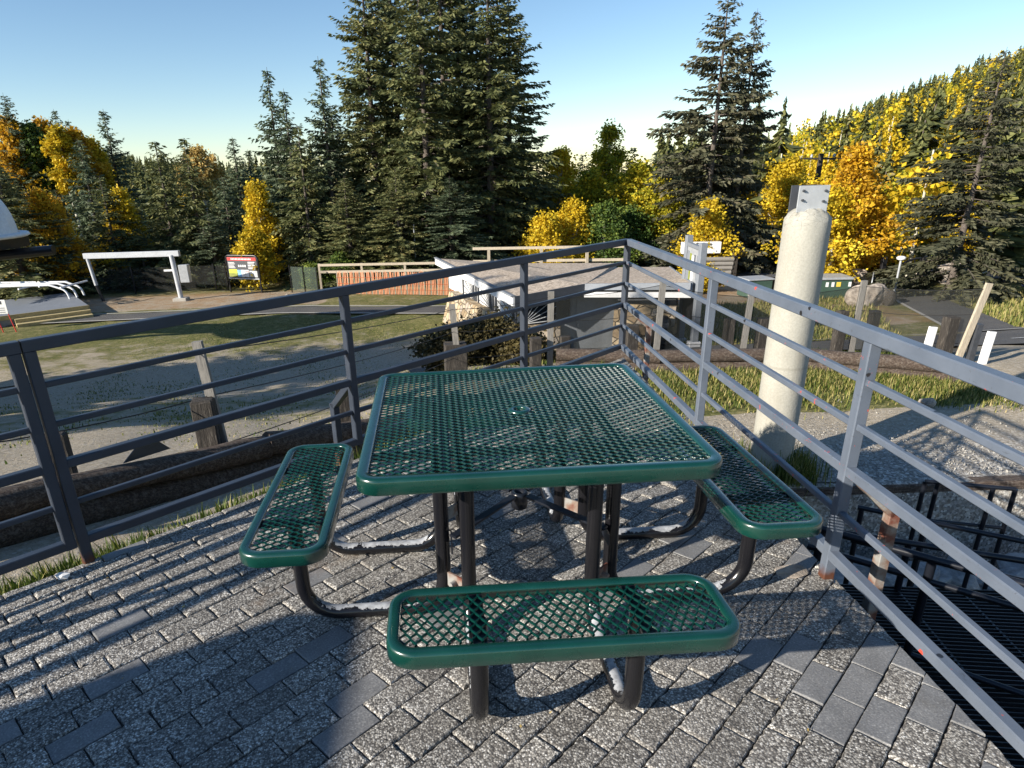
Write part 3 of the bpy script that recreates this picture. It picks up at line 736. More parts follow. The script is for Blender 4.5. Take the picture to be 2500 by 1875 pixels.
stub(5.38, 12.9, .80, .19, 8, 'grey timber stump left of the slat behind the concrete pillar', .1)
stub(6.08, 12.95, .80, .22, 9, 'black timber stump right of the slat behind the concrete pillar', .1)
stub(7.52, 12.75, .92, .19, 10, 'brown timber stump left of the tall slat in front of the boulder', .1)
stub(8.22, 12.85, .90, .18, 11, 'black timber stump right of the tall slat in front of the boulder', .1)
stub(9.10, 11.95, .85, .22, 12, 'thick grey-brown stump at the right end of the net fence', .1)
netf = thing('net_fence', 'wire and dark netting fence on weathered slat posts along the logs', 'fence', (0, 9, -1.1))
fp = [(-5.2, 2.9, 1.2, 0), (-3.95, 3.9, 1.22, 0), (-2.27, 5.71, 1.33, -.05), (-.08, 12.2, 1.36, -.05), (1.77, 12.65, 1.48, 0), (3.84, 12.5, 1.64, .02), (5.72, 12.9, 1.32, .02), (7.86, 12.8, 1.5, .0), (9.42, 11.85, 1.46, .13)]
fpz = []
for i, (x, y, h, ln) in enumerate(fp):
    b = MB(); z = G(x, y)
    if i == 1: fpz.append((x, y, z, h)); continue
    b.beam((x-ln, y, z-.15), (x+ln, y, z+h), .085 if i < 3 else .115, .05, (0, 1, 0)); b.build('post', M['paleslat'] if i == 8 else M['slat'], netf); fpz.append((x+ln*.5, y, z, h))
for lv, sag in ((.93, .05), (.62, .06), (.25, .05)):
    b = MB()
    for i in range(len(fpz)-1):
        a, c = fpz[i], fpz[i+1]
        pts = [(a[0]+(c[0]-a[0])*t, a[1]+(c[1]-a[1])*t, (a[2]+a[3]*lv)*(1-t)+(c[2]+c[3]*lv)*t-sag*4*t*(1-t)) for t in np.linspace(0, 1, 9)]
        b.tube(pts, .0055, 5, False)
    b.build('wire', M['wire'], netf)
b = MB()
for i in range(4, len(fpz)-1):
    a, c = fpz[i], fpz[i+1]; T = np.linspace(0, 1, 13)
    lo = [(a[0]+(c[0]-a[0])*t, a[1]+(c[1]-a[1])*t+.01*sin(9*t), (a[2]+.12)*(1-t)+(c[2]+.12)*t) for t in T]
    hi = [(a[0]+(c[0]-a[0])*t, a[1]+(c[1]-a[1])*t, (a[2]+a[3]*.93)*(1-t)+(c[2]+c[3]*.93)*t-.05*4*t*(1-t)) for t in T]
    b.add(lo+hi, [(k, k+1, 13+k+1, 13+k) for k in range(12)], True)
b.build('netting', M['net'], netf)
for k, (x, y, h, lab) in enumerate(((8.78, 11.95, .66, 'short white board leaning at the right end of the net fence'), (9.62, 11.6, .62, 'white painted board at the far right, beside the end post'))):
    b = MB(); b.beam((x-.03, y, G(x, y)-.1), (x+.05, y+.05, G(x, y)+h), .14, .05, (0, 1, 0)); tag(b.build('white_board', M['white']), lab, 'board')
b = MB(); x, y = 9.66, 11.85; b.beam((x-.12, y, G(x, y)-.1), (x-.10, y, G(x, y)+.72), .10, .10); tag(b.build('steel_post', M['darkgrey']), 'dark steel post between the pale slat and the white board', 'post')

# ---------------------------------------------------------------- stair pit on the right
PZ = -3.4
b = MB(); b.box((7.2, 7.12, -2.78), (10.0, .22, 1.34)); b.build('retaining_wall', M['stub'], label='dark timber wall of the stair pit below the gravel edge', cat='wall')
b = MB(); b.box((7.2, 7.04, -2.06), (10.0, .18, .12), 0, .02); b.build('wall_cap', M['log'], label='dark timber cap beam along the gravel edge', cat='beam')
for k in range(30):
    R = random.Random(k+70); u_ = R.random(); x = 3.6+(k % 15)*.27+R.uniform(-.08, .08); y = (6.35 if k < 15 else 5.75)-max(0, x-4.5)*.12+R.uniform(-.12, .12)
    b = MB(); b.rock((x, y, PZ+(.55 if k < 15 else .25)+R.uniform(0, .12)), (R.uniform(.24, .42), R.uniform(.2, .34), R.uniform(.13, .24)), k+100, 3, .1)
    tag(b.build('pit_rock', M['greystone']), 'grey rock among the stones banked behind the stair handrails', 'rock', 'rocks in the stair pit')
# grating landing and treads
gr = thing('metal_stairs', 'black steel grating landing with treads below the right railing', 'stairs', (2.6, 2.8, -.95))
gz_ = -.95; ga = rad(-7.7); gd = Vector((cos(ga), sin(ga), 0)); gn = Vector((-sin(ga), cos(ga), 0)); g0_ = Vector((1.62, 1.3, gz_))
b = MB()
for k in range(72):
    a = g0_+gn*(k*.033); lim = 2.9-max(0, k*.033-1.0)*.6
    b.beam(a, a+gd*lim, .006, .03)
b.build('grating', M['grate'], gr)
b = MB()
for k in range(8):
    a = g0_+gd*(.05+k*.38)-Vector((0, 0, .004)); b.beam(a, a+gn*2.3, .012, .03)
b.build('grating_bearer', M['grate'], gr)
for k in range(6):
    b = MB(); a = g0_+gd*2.9+Vector((.05+k*.27, -.35, -.19*(k+1))); b.box((a.x+.12, a.y+.9, a.z), (.26, 1.5, .03)); b.build('tread', M['grate'], gr)
b = MB(); b.box((6.2, 2.0, PZ+.0), (9.6, 9.9, .02)); b.build('pit_floor', M['asphalt'], kind='structure')
def hand(name, label, pts, posts, r=.020, mids=(.5,)):
    o = thing(name, label, 'handrail', pts[0]); b = MB(); b.tube(fillet(pts, .08, 4), r, 8); b.build('top_rail', M['blackmetal'], o)
    for m in mids:
        b = MB(); b.tube([(p[0], p[1], p[2]-m) for p in pts], r*.85, 8); b.build('middle_rail', M['blackmetal'], o)
    for p, h in posts:
        b = MB(); b.tube([p, (p[0], p[1], p[2]-h)], r, 8); b.build('post', M['blackmetal'], o)
def lerp3(a, c, t): return tuple(a[i]+(c[i]-a[i])*t for i in range(3))
ha, hb = (1.95, 3.23, -.30), (3.35, 2.03, -.30)
hand('handrail', 'black pipe handrail along the near edge of the grating landing', [ha, hb], [(lerp3(ha, hb, t), .66) for t in (.03, .31, .97)], r=.022, mids=(.13, .6))
hc, hd = (2.0, 3.82, -.60), (4.1, 2.88, -.60)
hand('handrail', 'black pipe handrail just beyond the first one in the stair pit', [hc, hd], [(lerp3(hc, hd, t), .9) for t in (.03, .35, .7, .97)], r=.020, mids=(.5,))
hc, hd = (3.05, 4.50, -.90), (4.3, 3.70, -.92)
hand('handrail', 'short black handrail with a bent end in front of the pit rocks', [hc, hd, (4.5, 3.75, -1.0)], [(lerp3(hc, hd, t), 1.3) for t in (.02, .3, .75)], r=.020, mids=(.3,))
he, hf = (4.3, 5.48, -1.20), (4.97, 5.26, -1.20)
hand('handrail', 'square black handrail frame standing highest in front of the dark wall', [he, hf], [(he, 1.5), ((he[0]+.14, he[1]+.02, he[2]), 1.5), ((hf[0]-.18, hf[1]+.03, hf[2]), 1.5), (hf, 1.5)], mids=(.40,))

# ---------------------------------------------------------------- building
bl = thing('lodge_building', 'low building with a wide gravel roof, stone base and white panelled end', 'building', (2.0, 21.6, -4.2))
W0, W1, W2, W3 = (2.0, 21.55), (-.35, 30.0), (5.3, 21.75), (7.0, 20.4)
def wall(mb, a, c, z0, z1, th=.2):
    d = Vector((c[0]-a[0], c[1]-a[1], 0)); L = d.length; mb.box(((a[0]+c[0])/2, (a[1]+c[1])/2, (z0+z1)/2), (L, th, z1-z0), math.atan2(d.y, d.x))
def batter(mb, a, c, z0, z1, t0, t1, nn):                      # sloping stone base
    n_ = Vector((*nn, 0)).normalized(); P = []
    for z, t in ((z0, t0), (z1, t1)):
        for p in (a, c): P.append((p[0]+n_.x*t, p[1]+n_.y*t, z))
        for p in (c, a): P.append((p[0]-n_.x*.1, p[1]-n_.y*.1, z))
    mb.add(P, [(0, 1, 5, 4), (1, 2, 6, 5), (2, 3, 7, 6), (3, 0, 4, 7), (4, 5, 6, 7)])
b = MB(); batter(b, (2.05, 21.3), (-.1, 28.6), -4.7, -3.12, .75, .30, (-.963, -.27)); batter(b, (1.75, 21.45), (3.3, 21.5), -4.6, -3.15, .35, .15, (.05, -1))
b.rock((1.62, 21.35, -3.9), (.42, .35, .80), 301, 3, .06); b.build('stone_base', M['stone'], bl)
b = MB(); wall(b, (1.98, 21.7), W1, -3.2, -2.1, .12); b.build('panelled_wall', M['white'], bl)
lw = Vector((W1[0]-W0[0], W1[1]-W0[1], 0)); LL = lw.length; lw.normalize(); ln_ = Vector((-lw.y, lw.x, 0))
for s0, s1 in ((.1, 2.2), (2.5, 4.3), (4.6, 6.4)):
    wn = bpy.data.objects.new('window', None); COL.objects.link(wn); wn.parent = bl; BASE[wn] = BASE[bl]
    b = MB(); A = Vector((*W0, 0))+ln_*.09
    for s_ in (s0, s1): q = A+lw*s_; b.beam((q.x, q.y, -3.15), (q.x, q.y, -2.15), .05, .06, (lw.x, lw.y, 0))
    for z in (-3.14, -2.5): b.beam((A+lw*s0)+Vector((0, 0, z)), (A+lw*s1)+Vector((0, 0, z)), .04, .04)
    b.build('frame', M['darkgrey'], wn)
    b = MB(); c = A+lw*(s0+.1)+Vector((0, 0, -3.1))
    for k in range(9):
        an = rad(4+k*9.5); e = c+lw*min((s1-s0-.2), .8/max(.05, sin(an))*cos(an))
        e.z = c.z+min(.85, (s1-s0-.2)*math.tan(an)); b.beam(c+ln_*.01, e+ln_*.01, .022, .012)
    b.build('sunburst_bars', M['darkgrey'], wn)
b = MB(); wall(b, (2.05, 21.65), (3.35, 21.7), -3.2, -2.25, .10); b.build('window', M['glass'], bl)
b = MB(); c = Vector((2.1, 21.56, -3.12))
for k in range(8):
    an = rad(5+k*11); e = c+Vector((min(1.1, .8/max(.1, math.tan(an))), 0, 0)); e.z = c.z+min(.8, 1.1*math.tan(an)); b.beam(c, e, .02, .02)
b.build('sunburst_bars', M['wallwhite'], bl)
b = MB(); b.box((3.42, 21.66, -2.65), (.5, .06, .75)); b.build('small_window', M['glass'], bl)
b = MB(); wall(b, (3.3, 21.85), W2, -4.6, -1.9, .2); wall(b, W2, (6.9, 21.6), -4.6, -1.9, .2); b.build('shaded_wall', M['greypaint'], bl)
b = MB(); b.box((4.35, 21.70, -3.3), (.9, .05, 2.0)); b.build('door', M['greypaint'], bl)
b = MB(); b.box((3.95, 21.66, -3.25), (.04, .06, .1)); b.build('door_handle', M['galv'], bl)
b = MB(); batter(b, (5.05, 21.2), (6.75, 20.3), -4.6, -2.45, .25, .15, (-.45, -1)); batter(b, (6.7, 20.35), (7.1, 21.6), -4.6, -2.45, .18, .1, (1, -.3)); b.build('stone_pier', M['stone'], bl)
b = MB(); wall(b, (5.2, 21.4), (6.8, 20.5), -2.5, -2.0, .2); b.build('pier_lintel', M['darkgrey'], bl)
R0, R1, T1, B1, B2, B3, E2, E1 = (1.72, 20.4, -2.04), (-.95, 30.6, -1.98), (2.2, 29.9, -2.22), (6.7, 28.3, -2.16), (6.55, 27.6, -2.24), (8.3, 26.3, -2.12), (6.85, 19.5, -1.66), (4.02, 21.1, -1.84)
S1 = (5.0, 23.0, -1.98)
rf = MB(); rf.add([R0, E1, S1, T1, R1], [(0, 1, 2, 3, 4)]); rf.add([S1, E1, E2, B3, B2, B1, T1], [(1, 2, 3, 4, 5), (0, 1, 5, 6)])
rf.v = [(x, y, z+.02) for x, y, z in rf.v]
rf.build('roof', M['roof'], bl)
b = MB(); V = [R0, E1, E2, B3, B2, B1, T1, R1]; n = len(V)
b.add([(x, y, z-.005) for x, y, z in V]+[(x, y, z-.16) for x, y, z in V], [tuple(range(2*n-1, n-1, -1))]); b.build('soffit', M['white'], bl)
def fascia(a, c, h, mat, nm, o=.03, dz=0.0):
    b = MB(); d = Vector(c)-Vector(a); nn = Vector((d.y, -d.x, 0)).normalized()*o
    P = [Vector(a)+nn, Vector(c)+nn, Vector(c), Vector(a)]
    b.add([(p.x, p.y, p.z+.05+dz) for p in P]+[(p.x, p.y, p.z+.05-h+dz) for p in P], [(0, 1, 2, 3), (7, 6, 5, 4), (0, 4, 5, 1), (1, 5, 6, 2), (2, 6, 7, 3), (3, 7, 4, 0)]); b.build(nm, mat, bl)
fascia(R1, R0, .30, M['white'], 'white_fascia', .06); fascia(R1, R0, .06, M['greypaint'], 'roof_edge_trim', .10, .03)
fascia(R0, E1, .36, M['darkgrey'], 'dark_fascia', .06); fascia(E1, E2, .20, M['greypaint'], 'fascia_board', .06); fascia(E2, B3, .24, M['greypaint'], 'fascia_board', .05)
b = MB(); b.beam((4.0, 21.0, -2.12), (6.9, 19.55, -1.98), .08, .16); b.build('white_beam', M['white'], bl)
b = MB(); s_ = [(1.3, 28.9, -2.14), (5.0, 23.0, -1.95)]; b.beam((2.2, 29.9, -2.185), (5.0, 23.0, -1.945), .05, .03); b.build('roof_seam', M['darkgrey'], bl)
# things by the building
cn = thing('waste_bin', 'dark domed waste bin against the stone pier', 'bin', (6.2, 19.9, G(6.2, 19.9)))
b = MB(); b.lathe((6.2, 19.9, G(6.2, 19.9)), [(.0, .02), (.28, .02), (.29, .9), (.26, 1.0), (.18, 1.09), (.0, 1.13)], 20); b.build('body', M['black'], cn)
b = MB(); b.box((6.2, 19.62, G(6.2, 19.9)+.86), (.26, .06, .14), 0, .01); b.build('flap', M['darkgrey'], cn)

# map board (two steel posts, white map panel, dark lower part)
mbd = thing('map_board', 'tall grey steel frame with a white map panel right of the roof', 'notice board', (7.2, 20.3, -3.6))
pA, pB = Vector((7.22, 21.1, 0)), Vector((7.10, 19.5, 0))
for p, z0, z1 in ((pA, -3.9, -.42), (pB, -3.62, -.50)):
    b = MB(); b.box((p.x, p.y, (z0+z1)/2), (.19, .19, z1-z0), .05, .01); b.build('post', M['greypaint'], mbd)
    b = MB(); b.box((p.x, p.y, z0+.12), (.34, .26, .24), .05, .01); b.build('foot_bracket', M['white'], mbd)
def vpanel(z0, z1, t0, t1, off, th, nm, mat):
    b = MB(); a = pA.lerp(pB, t0); c = pA.lerp(pB, t1); n_ = Vector((-1, .08, 0)).normalized()*off
    b.beam((a.x+n_.x, a.y+n_.y, (z0+z1)/2), (c.x+n_.x, c.y+n_.y, (z0+z1)/2), th, z1-z0); b.build(nm, mat, mbd)
vpanel(-.72, -.62, .05, .95, 0, .12, 'top_bar', M['greypaint']); vpanel(-2.1, -.74, .07, .93, 0, .08, 'map_panel', M['galv'])
vpanel(-3.0, -2.12, .06, .94, 0, .10, 'lower_panel', M['black'])
for t0, t1, z0, z1, mt in ((.10, .24, -1.9, -.85, 'greypaint'), (.28, .40, -2.0, -.9, 'olive'), (.42, .56, -2.05, -.95, 'white'), (.60, .66, -1.1, -.9, 'darkgrey'), (.78, .90, -1.6, -.9, 'greypaint'), (.80, .9, -2.05, -1.7, 'galv')):
    vpanel(z0, z1, t0, t1, .045, .01, 'map_print', M[mt])

# ---------------------------------------------------------------- yard objects
def tubes(parent, name, mat, segs, r, n=8):
    b = MB()
    for s_ in segs: b.tube(s_, r, n)
    return b.build(name, mat, parent)
# gantry
ga_ = thing('steel_gantry', 'white steel gantry with a horizontal beam and a cabinet on its post', 'gantry', (-15.7, 37, -4.5))
tubes(ga_, 'post', M['offwhite'], [[(-15.45, 37.0, -4.45), (-15.55, 37.0, -2.05)]], .14)
tubes(ga_, 'post', M['offwhite'], [[(-20.3, 37.6, -3.6), (-20.45, 37.6, -2.05)]], .10); tubes(ga_, 'post_foot', M['black'], [[(-20.1, 37.6, -4.5), (-20.3, 37.6, -3.6)]], .09)
b = MB(); b.beam((-20.6, 37.62, -2.0), (-15.1, 37.0, -1.97), .22, .30, bev=.02); b.build('beam', M['offwhite'], ga_)
b = MB(); b.box((-15.0, 37.05, -3.05), (.5, .4, .95), 0, .02); b.build('cabinet', M['galv'], ga_)
b = MB(); b.box((-15.45, 37.0, -4.45), (.75, .6, .2), 0, .03); b.build('footing', M['concrete'], ga_)
b = MB(); b.beam((-16.1, 37, -2.85), (-15.4, 37, -2.85), .09, .1); b.build('cross_arm', M['white'], ga_)
# info sign
sg = thing('information_sign', 'black framed information sign with red header, posters and map, at the yard edge', 'sign', (-12.4, 38.9, -4.5))
sa = math.atan2(-1.0, 2.35); su = Vector((cos(sa), sin(sa), 0)); sc_ = Vector((-12.45, 39.1, 0)); sn = Vector((su.y, -su.x, 0))
def sp_(u_, z, o=0.0): q = sc_+su*u_+sn*o; return (q.x, q.y, z)
tubes(sg, 'frame', M['black'], [fillet([sp_(-1.14, -4.55), sp_(-1.14, -2.42), sp_(1.14, -2.42), sp_(1.14, -4.65)], .22, 5)], .055)
b = MB(); b.beam(sp_(-1.1, -3.72), sp_(1.1, -3.72), .07, .06); b.build('lower_rail', M['galv'], sg)
def sprint(u0, u1, z0, z1, mt, nm, o=.03, th=.012):
    b = MB(); b.beam(sp_((u0), (z0+z1)/2, o), sp_(u1, (z0+z1)/2, o), th, z1-z0); b.build(nm, M[mt], sg)
sprint(-1.06, 1.06, -3.68, -2.50, 'darkgrey', 'sign_panel', 0.0, .04)
sprint(-1.02, 1.02, -2.70, -2.52, 'red', 'header_band', .03)
for k in range(14): sprint(-.74+k*.105, -.68+k*.105, -2.66, -2.57, 'white', 'header_lettering', .04)
for (u0, u1, z0, z1, mt) in ((-1.0, -.40, -3.62, -3.20, 'lime'), (-1.0, -.40, -3.62, -3.42, 'olive'), (-.38, -.12, -3.62, -3.22, 'blue'), (-.11, .15, -3.62, -3.22, 'white'), (.17, .42, -3.62, -3.22, 'white'), (.19, .40, -3.34, -3.30, 'red'), (.46, 1.02, -3.62, -3.26, 'galv'), (.52, .86, -3.56, -3.32, 'white')):
    sprint(u0, u1, z0, z1, mt, 'poster', .035 if mt not in ('olive', 'red') and u0 != .52 else .045)
for k in range(5):
    sprint(-.98, -.5-.04*(k % 3), -3.13+k*.075, -3.10+k*.075, 'white', 'text_line', .03); sprint(.42, .92-.06*(k % 2), -3.16+k*.09, -3.125+k*.09, 'white', 'text_line', .03)
for k in range(4): sprint(-.28+k*.15, -.19+k*.15, -3.06, -2.94, 'white', 'pictogram', .03)
# orange slat snow fence
sf = thing('snow_fence', 'orange wooden slat fence in front of the spruces', 'fence', (-3, 35.8, -4.5))
fa, fb = Vector((-6.7, 37.0, 0)), Vector((.75, 35.0, 0)); nS = 92
for k in range(nS):
    p = fa.lerp(fb, k/(nS-1)); b = MB(); h = 1.24+random.gauss(0, .03); ln = random.gauss(0, .02)
    b.beam((p.x, p.y, G(p.x, p.y)+.04), (p.x+ln, p.y, G(p.x, p.y)+h), .042, .012, (0, 1, 0)); b.build('slat', M['orange_pale'] if k % 4 else M['paleslat'], sf)
b = MB()
for z in (.3, .62, .95): b.beam((fa.x, fa.y-.012, G(fa.x, fa.y)+z), (fb.x, fb.y-.012, G(fb.x, fb.y)+z), .01, .02)
b.build('wire', M['onet'], sf)
rfz = thing('rail_fence', 'pale two-rail timber fence above the orange slat fence', 'fence', (-6, 38, -4.5))
for zz in (1.50, 1.12): b = MB(); b.beam((-7.9, 38.4, -4.53+zz), (-.4, 37.2, -4.5+zz), .05, .13); b.build('rail', M['paleslat'], rfz)
for t in (0, .33, .66, 1): b = MB(); b.box((-7.9+7.5*t, 38.46-1.2*t, -3.75), (.12, .1, 1.6)); b.build('post', M['paleslat'], rfz)
rf2 = thing('rail_fence', 'pale rail fence behind the gravel roof, below the aspens', 'fence', (4, 34, -4.5))
for zz in (-2.02, -2.65): b = MB(); b.beam((.8, 34.6, zz), (8.4, 33.0, zz+.03), .05, .13); b.build('rail', M['paleslat'], rf2)
for x in (1.6, 4.2, 6.4, 8.3): b = MB(); b.box((x, 34.45-(x-.8)*.21, -3.3), (.14, .1, 2.5)); b.build('post', M['paleslat'], rf2)
b = MB(); b.tube([(-2.5, 45-4.5, -4.55), (-2.5, 40.5, -1.15)], .035, 6); tag(b.build('thin_pole', M['galv']), 'thin pale pole standing in front of the large spruces', 'pole')
for k, (x, y, h) in enumerate(((-9.6, 38.4, 1.6), (-8.8, 38.2, 1.65), (-8.0, 38.0, 1.4))):
    b = MB(); b.beam((x, y, -4.6), (x, y, -4.55+h), .05, .05); tag(b.build('net_post', M['black']), 'thin black post between the information sign and the orange fence', 'post', 'thin black posts by the orange fence')
b = MB(); b.quad((-9.6, 38.42, -4.45), (-8.0, 38.02, -4.45), (-8.0, 38.02, -3.1), (-9.6, 38.42, -3.05)); tag(b.build('clear_screen', M['clear']), 'see-through netting panel between the thin black posts', 'screen')
# black net fence behind the gantry
nf = thing('net_fence', 'black net fence on thin posts behind the white gantry', 'fence', (-18, 39.5, -4.5))
for x in (-27, -24.5, -22, -19.5, -17, -14.6, -13.9): b = MB(); b.beam((x, 40.3, -4.6), (x, 40.3, -2.95), .07, .07); b.build('post', M['black'], nf)
b = MB(); b.quad((-27, 40.32, -4.5), (-13.9, 40.32, -4.5), (-13.9, 40.32, -3.05), (-27, 40.32, -3.05)); b.build('netting', M['net'], nf)
# lift terminal, off to the left
lt = thing('chairlift_terminal', 'white rounded chairlift terminal hood with a dark underside and beam', 'lift terminal', (-17, 24, -4.3))
b = MB(); P = []; hb_ = Vector((-17.35, 23.6, .13)); nL = 12
for i in range(nL+1):
    a = pi/2*i/nL
    for k in range(25):
        c_ = 2*pi*k/24; P.append((hb_.x+(1.0+.9*0)*2.2*cos(a)*cos(c_) if False else hb_.x+2.15*cos(a)**.5*cos(c_), hb_.y+1.7*cos(a)**.7*sin(c_), hb_.z+1.8*sin(a)))
b.add(P, [(i*25+k, i*25+k+1, (i+1)*25+k+1, (i+1)*25+k) for i in range(nL) for k in range(24)], True); b.build('hood', M['white'], lt)
b = MB(); b.beam((-18.2, 21.9, .55), (-17.6, 21.9, .9), .5, .35); b.build('window', M['glass'], lt)
b = MB(); b.lathe((-17.6, 23.6, .02), [(0, 0), (2.5, 0), (2.6, .06), (2.55, .14), (2.3, .16)], 30); b.build('hood_rim', M['white'], lt)
b = MB(); b.beam((-24, 24, -.16), (-15.3, 23.8, -.14), 1.6, .34, bev=.05); b.build('underside', M['black'], lt)
b = MB(); b.tube([(-24, 23.0, -1.0), (-14.15, 24.0, -.44)], .17, 16); b.build('dark_beam', M['blackmetal'], lt)
b = MB(); b.box((-22.5, 24, -2.4), (1.2, 1.2, 4.4)); b.build('support_column', M['darkgrey'], lt)
# loading deck with steps
ld = thing('loading_deck', 'low timber deck with yellowed edge boards and two steps', 'deck', (-22, 33, -4.4))
def lpt(u_, v_, z): return (-20.6+u_*.80+v_*(-.60), 30.2+u_*.60+v_*.80, z)
b = MB(); q = [lpt(-9, .9, 0), lpt(3.4, .9, 0), lpt(3.4, 6.5, 0), lpt(-9, 6.5, 0)]
b.add([(x, y, -4.5) for x, y, z in q]+[(x, y, -3.92) for x, y, z in q], [(4, 5, 6, 7), (0, 1, 5, 4), (1, 2, 6, 5), (2, 3, 7, 6), (3, 0, 4, 7)]); b.build('platform', M['greypaint'], ld)
for k in range(2):
    b = MB(); v0 = .1+k*.4; z1 = -4.26+k*.17; q = [lpt(.2, v0, 0), lpt(3.4, v0, 0), lpt(3.4, v0+.42, 0), lpt(.2, v0+.42, 0)]
    b.add([(x, y, -4.5) for x, y, z in q]+[(x, y, z1) for x, y, z in q], [(4, 5, 6, 7), (0, 1, 5, 4), (1, 2, 6, 5), (2, 3, 7, 6), (3, 0, 4, 7)]); b.build('step', M['tan'], ld)
b = MB(); a, c = lpt(-9, .86, 0), lpt(3.42, .86, 0); b.beam((a[0], a[1], -4.0), (c[0], c[1], -4.0), .05, .2); b.build('edge_board', M['tan'], ld)
# white lift hardware lying on the deck
hw = thing('lift_carriers', 'heap of white lift tubes and bars lying on the deck', 'lift parts', (-23, 35, -3.9))
segs = []
for k in range(3):
    y = 35.0+k*.5; x0 = -26+k*.3; segs.append(fillet([(x0, y, -3.6), (x0+.5, y, -3.12+.03*k), (-21.4+.15*k, y+.1, -3.16), (-20.6+.12*k, y+.1, -3.45), (-20.5+.12*k, y+.1, -3.9)], .4, 4))
tubes(hw, 'tube', M['white'], segs, .055, 8)
tubes(hw, 'cross_bar', M['white'], [[(-25.2+k*1.1, 35.0, -3.3+.1*(k % 2)), (-24.6+k*1.1, 36.6, -3.2)] for k in range(5)], .05, 6)
hr = thing('lift_fence', 'row of thin white rails behind the lift hardware', 'fence', (-26, 38, -4))
for z in (-2.95, -3.2, -3.45): tubes(hr, 'rail', M['white'], [[(-34, 38.6, z), (-23.6, 38.4, z-.02)]], .03, 6)
for x in (-31, -28, -25.5, -23.6): tubes(hr, 'post', M['black'], [[(x, 38.5, -4.5), (x, 38.5, -2.9)]], .035, 6)
for k, (x, y) in enumerate(((-21.9, 34.8), (-20.3, 35.6))):
    pass
ns = thing('notice_sign', 'small white notice on two red legs beside the deck steps', 'sign', (-20.1, 29.6, -4.4))
for dx in (-.28, .30): tubes(ns, 'leg', M['red'], [[(-20.35+dx+.12, 29.4, -4.42), (-20.4+dx, 29.4, -3.3)]], .022, 6)
b = MB(); b.box((-20.42, 29.37, -3.25), (.78, .02, .62), 0, .004); b.build('board', M['white'], ns)
for k in range(3): b = MB(); b.box((-20.40, 29.352, -3.30-k*.09), (.52, .004, .03)); b.build('text_line', M['greypaint'], ns)
for dx in (-.2, .12): b = MB(); b.box((-20.42+dx, 29.352, -3.06), (.18, .004, .14)); b.build('pictogram', M['darkgrey'], ns)
# right side: transformer, bins, log stack, boulder, lamp, wagon wheel gate, handrails, utility pole
tx = thing('utility_cabinet', 'dark green utility box with a pale lid and stickers beside the orange aspen', 'cabinet', (16.9, 29.6, -4.1))
b = MB(); b.box((16.4, 29.8, -3.72), (2.0, 1.2, .80), -.1, .02); b.build('body', M['txf'], tx); b = MB(); b.box((16.4, 29.78, -3.27), (2.06, 1.3, .10), -.1, .02); b.build('lid', M['galv'], tx)
for dx, w_, mt in ((-.1, .12, 'white'), (.14, .12, 'white'), (.38, .18, 'yellow'), (.85, .12, 'white')): b = MB(); b.box((16.4+dx, 29.185-dx*.1, -3.52), (w_, .006, .2), -.1); b.build('sticker', M[mt], tx)
for k, (x, w_, lab) in enumerate(((13.9, 1.2, 'dark green bin with a grey lid, left of the concrete pillar'), (15.4, .9, 'low black bin half hidden by the concrete pillar'))):
    t_ = thing('storage_bin', lab, 'bin', (x, 31, -4.3)); b = MB(); b.box((x, 31, -3.85), (w_, 1.0, .8), .1, .05); b.build('body', M['txf'] if k == 0 else M['black'], t_)
    b = MB(); b.box((x, 31, -3.42), (w_+.08, 1.1, .07), .1, .02); b.build('lid', M['galv'] if k == 0 else M['darkgrey'], t_)
ls = thing('log_stack', 'stack of weathered logs right of the map board', 'log pile', (14.2, 38, -4.5))
for r_ in range(5):
    b = MB(); log(b, (12.9+.05*r_, 37.6, -4.3+r_*.24), (15.2+.03*r_, 37.2, -4.3+r_*.24), .125, r_+200, 8); b.build('log', M['slat'], ls)
b = MB(); b.box((15.4, 37.3, -3.75), (.25, .3, 1.5)); b.build('end_post', M['stub'], ls)
wb = thing('white_cabinet', 'white two-door cabinet on top of the log stack', 'cabinet', (14, 37.8, -3.2)); b = MB(); b.box((13.7, 38.0, -2.75), (2.1, .5, .62), -.1, .02); b.build('body', M['white'], wb)
b = MB(); b.box((13.75, 37.735, -2.75), (.03, .02, .6), -.1); b.build('door_seam', M['greypaint'], wb); b = MB(); b.box((14.0, 37.71, -2.58), (.12, .03, .05), -.1); b.build('latch', M['darkgrey'], wb)
bo = MB(); bo.rock((16.55, 26.6, G(16.5, 26.6)+.38), (.80, .6, .58), 77, 4, .10); tag(bo.build('boulder', M['rock']), 'large pale granite boulder on the grass by the side path', 'boulder')
bo = MB(); bo.rock((17.35, 26.4, G(17.4, 26.4)+.22), (.28, .3, .40), 78, 3, .10); tag(bo.build('dark_rock', M['stub']), 'small dark rock against the right end of the boulder', 'rock')
lm_ = thing('lamp_post', 'slim grey lamp post with a small white head beside the side path', 'lamp post', (18.35, 27.6, -4.0))
tubes(lm_, 'pole', M['galv'], [[(18.3, 27.6, -4.05), (18.3, 27.6, -2.35)]], .045); b = MB(); b.lathe((18.3, 27.6, -2.35), [(.04, 0), (.16, .04), (.18, .12), (.1, .17), (0, .18)], 14); b.build('lamp_head', M['white'], lm_)
wg = thing('wagon_wheel_gate', 'black half wagon wheel gate leaning between dark posts', 'gate', (21, 31, -4.2))
wc = Vector((21.6, 31.2, -4.15)); b = MB(); ar = [wc+Vector((-1.45*cos(a), 0, 1.35*sin(a))) for a in np.linspace(0, pi/2, 12)]; b.tube(ar, .05, 6); b.build('rim', M['black'], wg)
for k in range(9): a = pi/2*k/8; b = MB(); b.tube([wc, wc+Vector((-1.42*cos(a), 0, 1.32*sin(a)))], .03, 5); b.build('spoke', M['black'], wg)
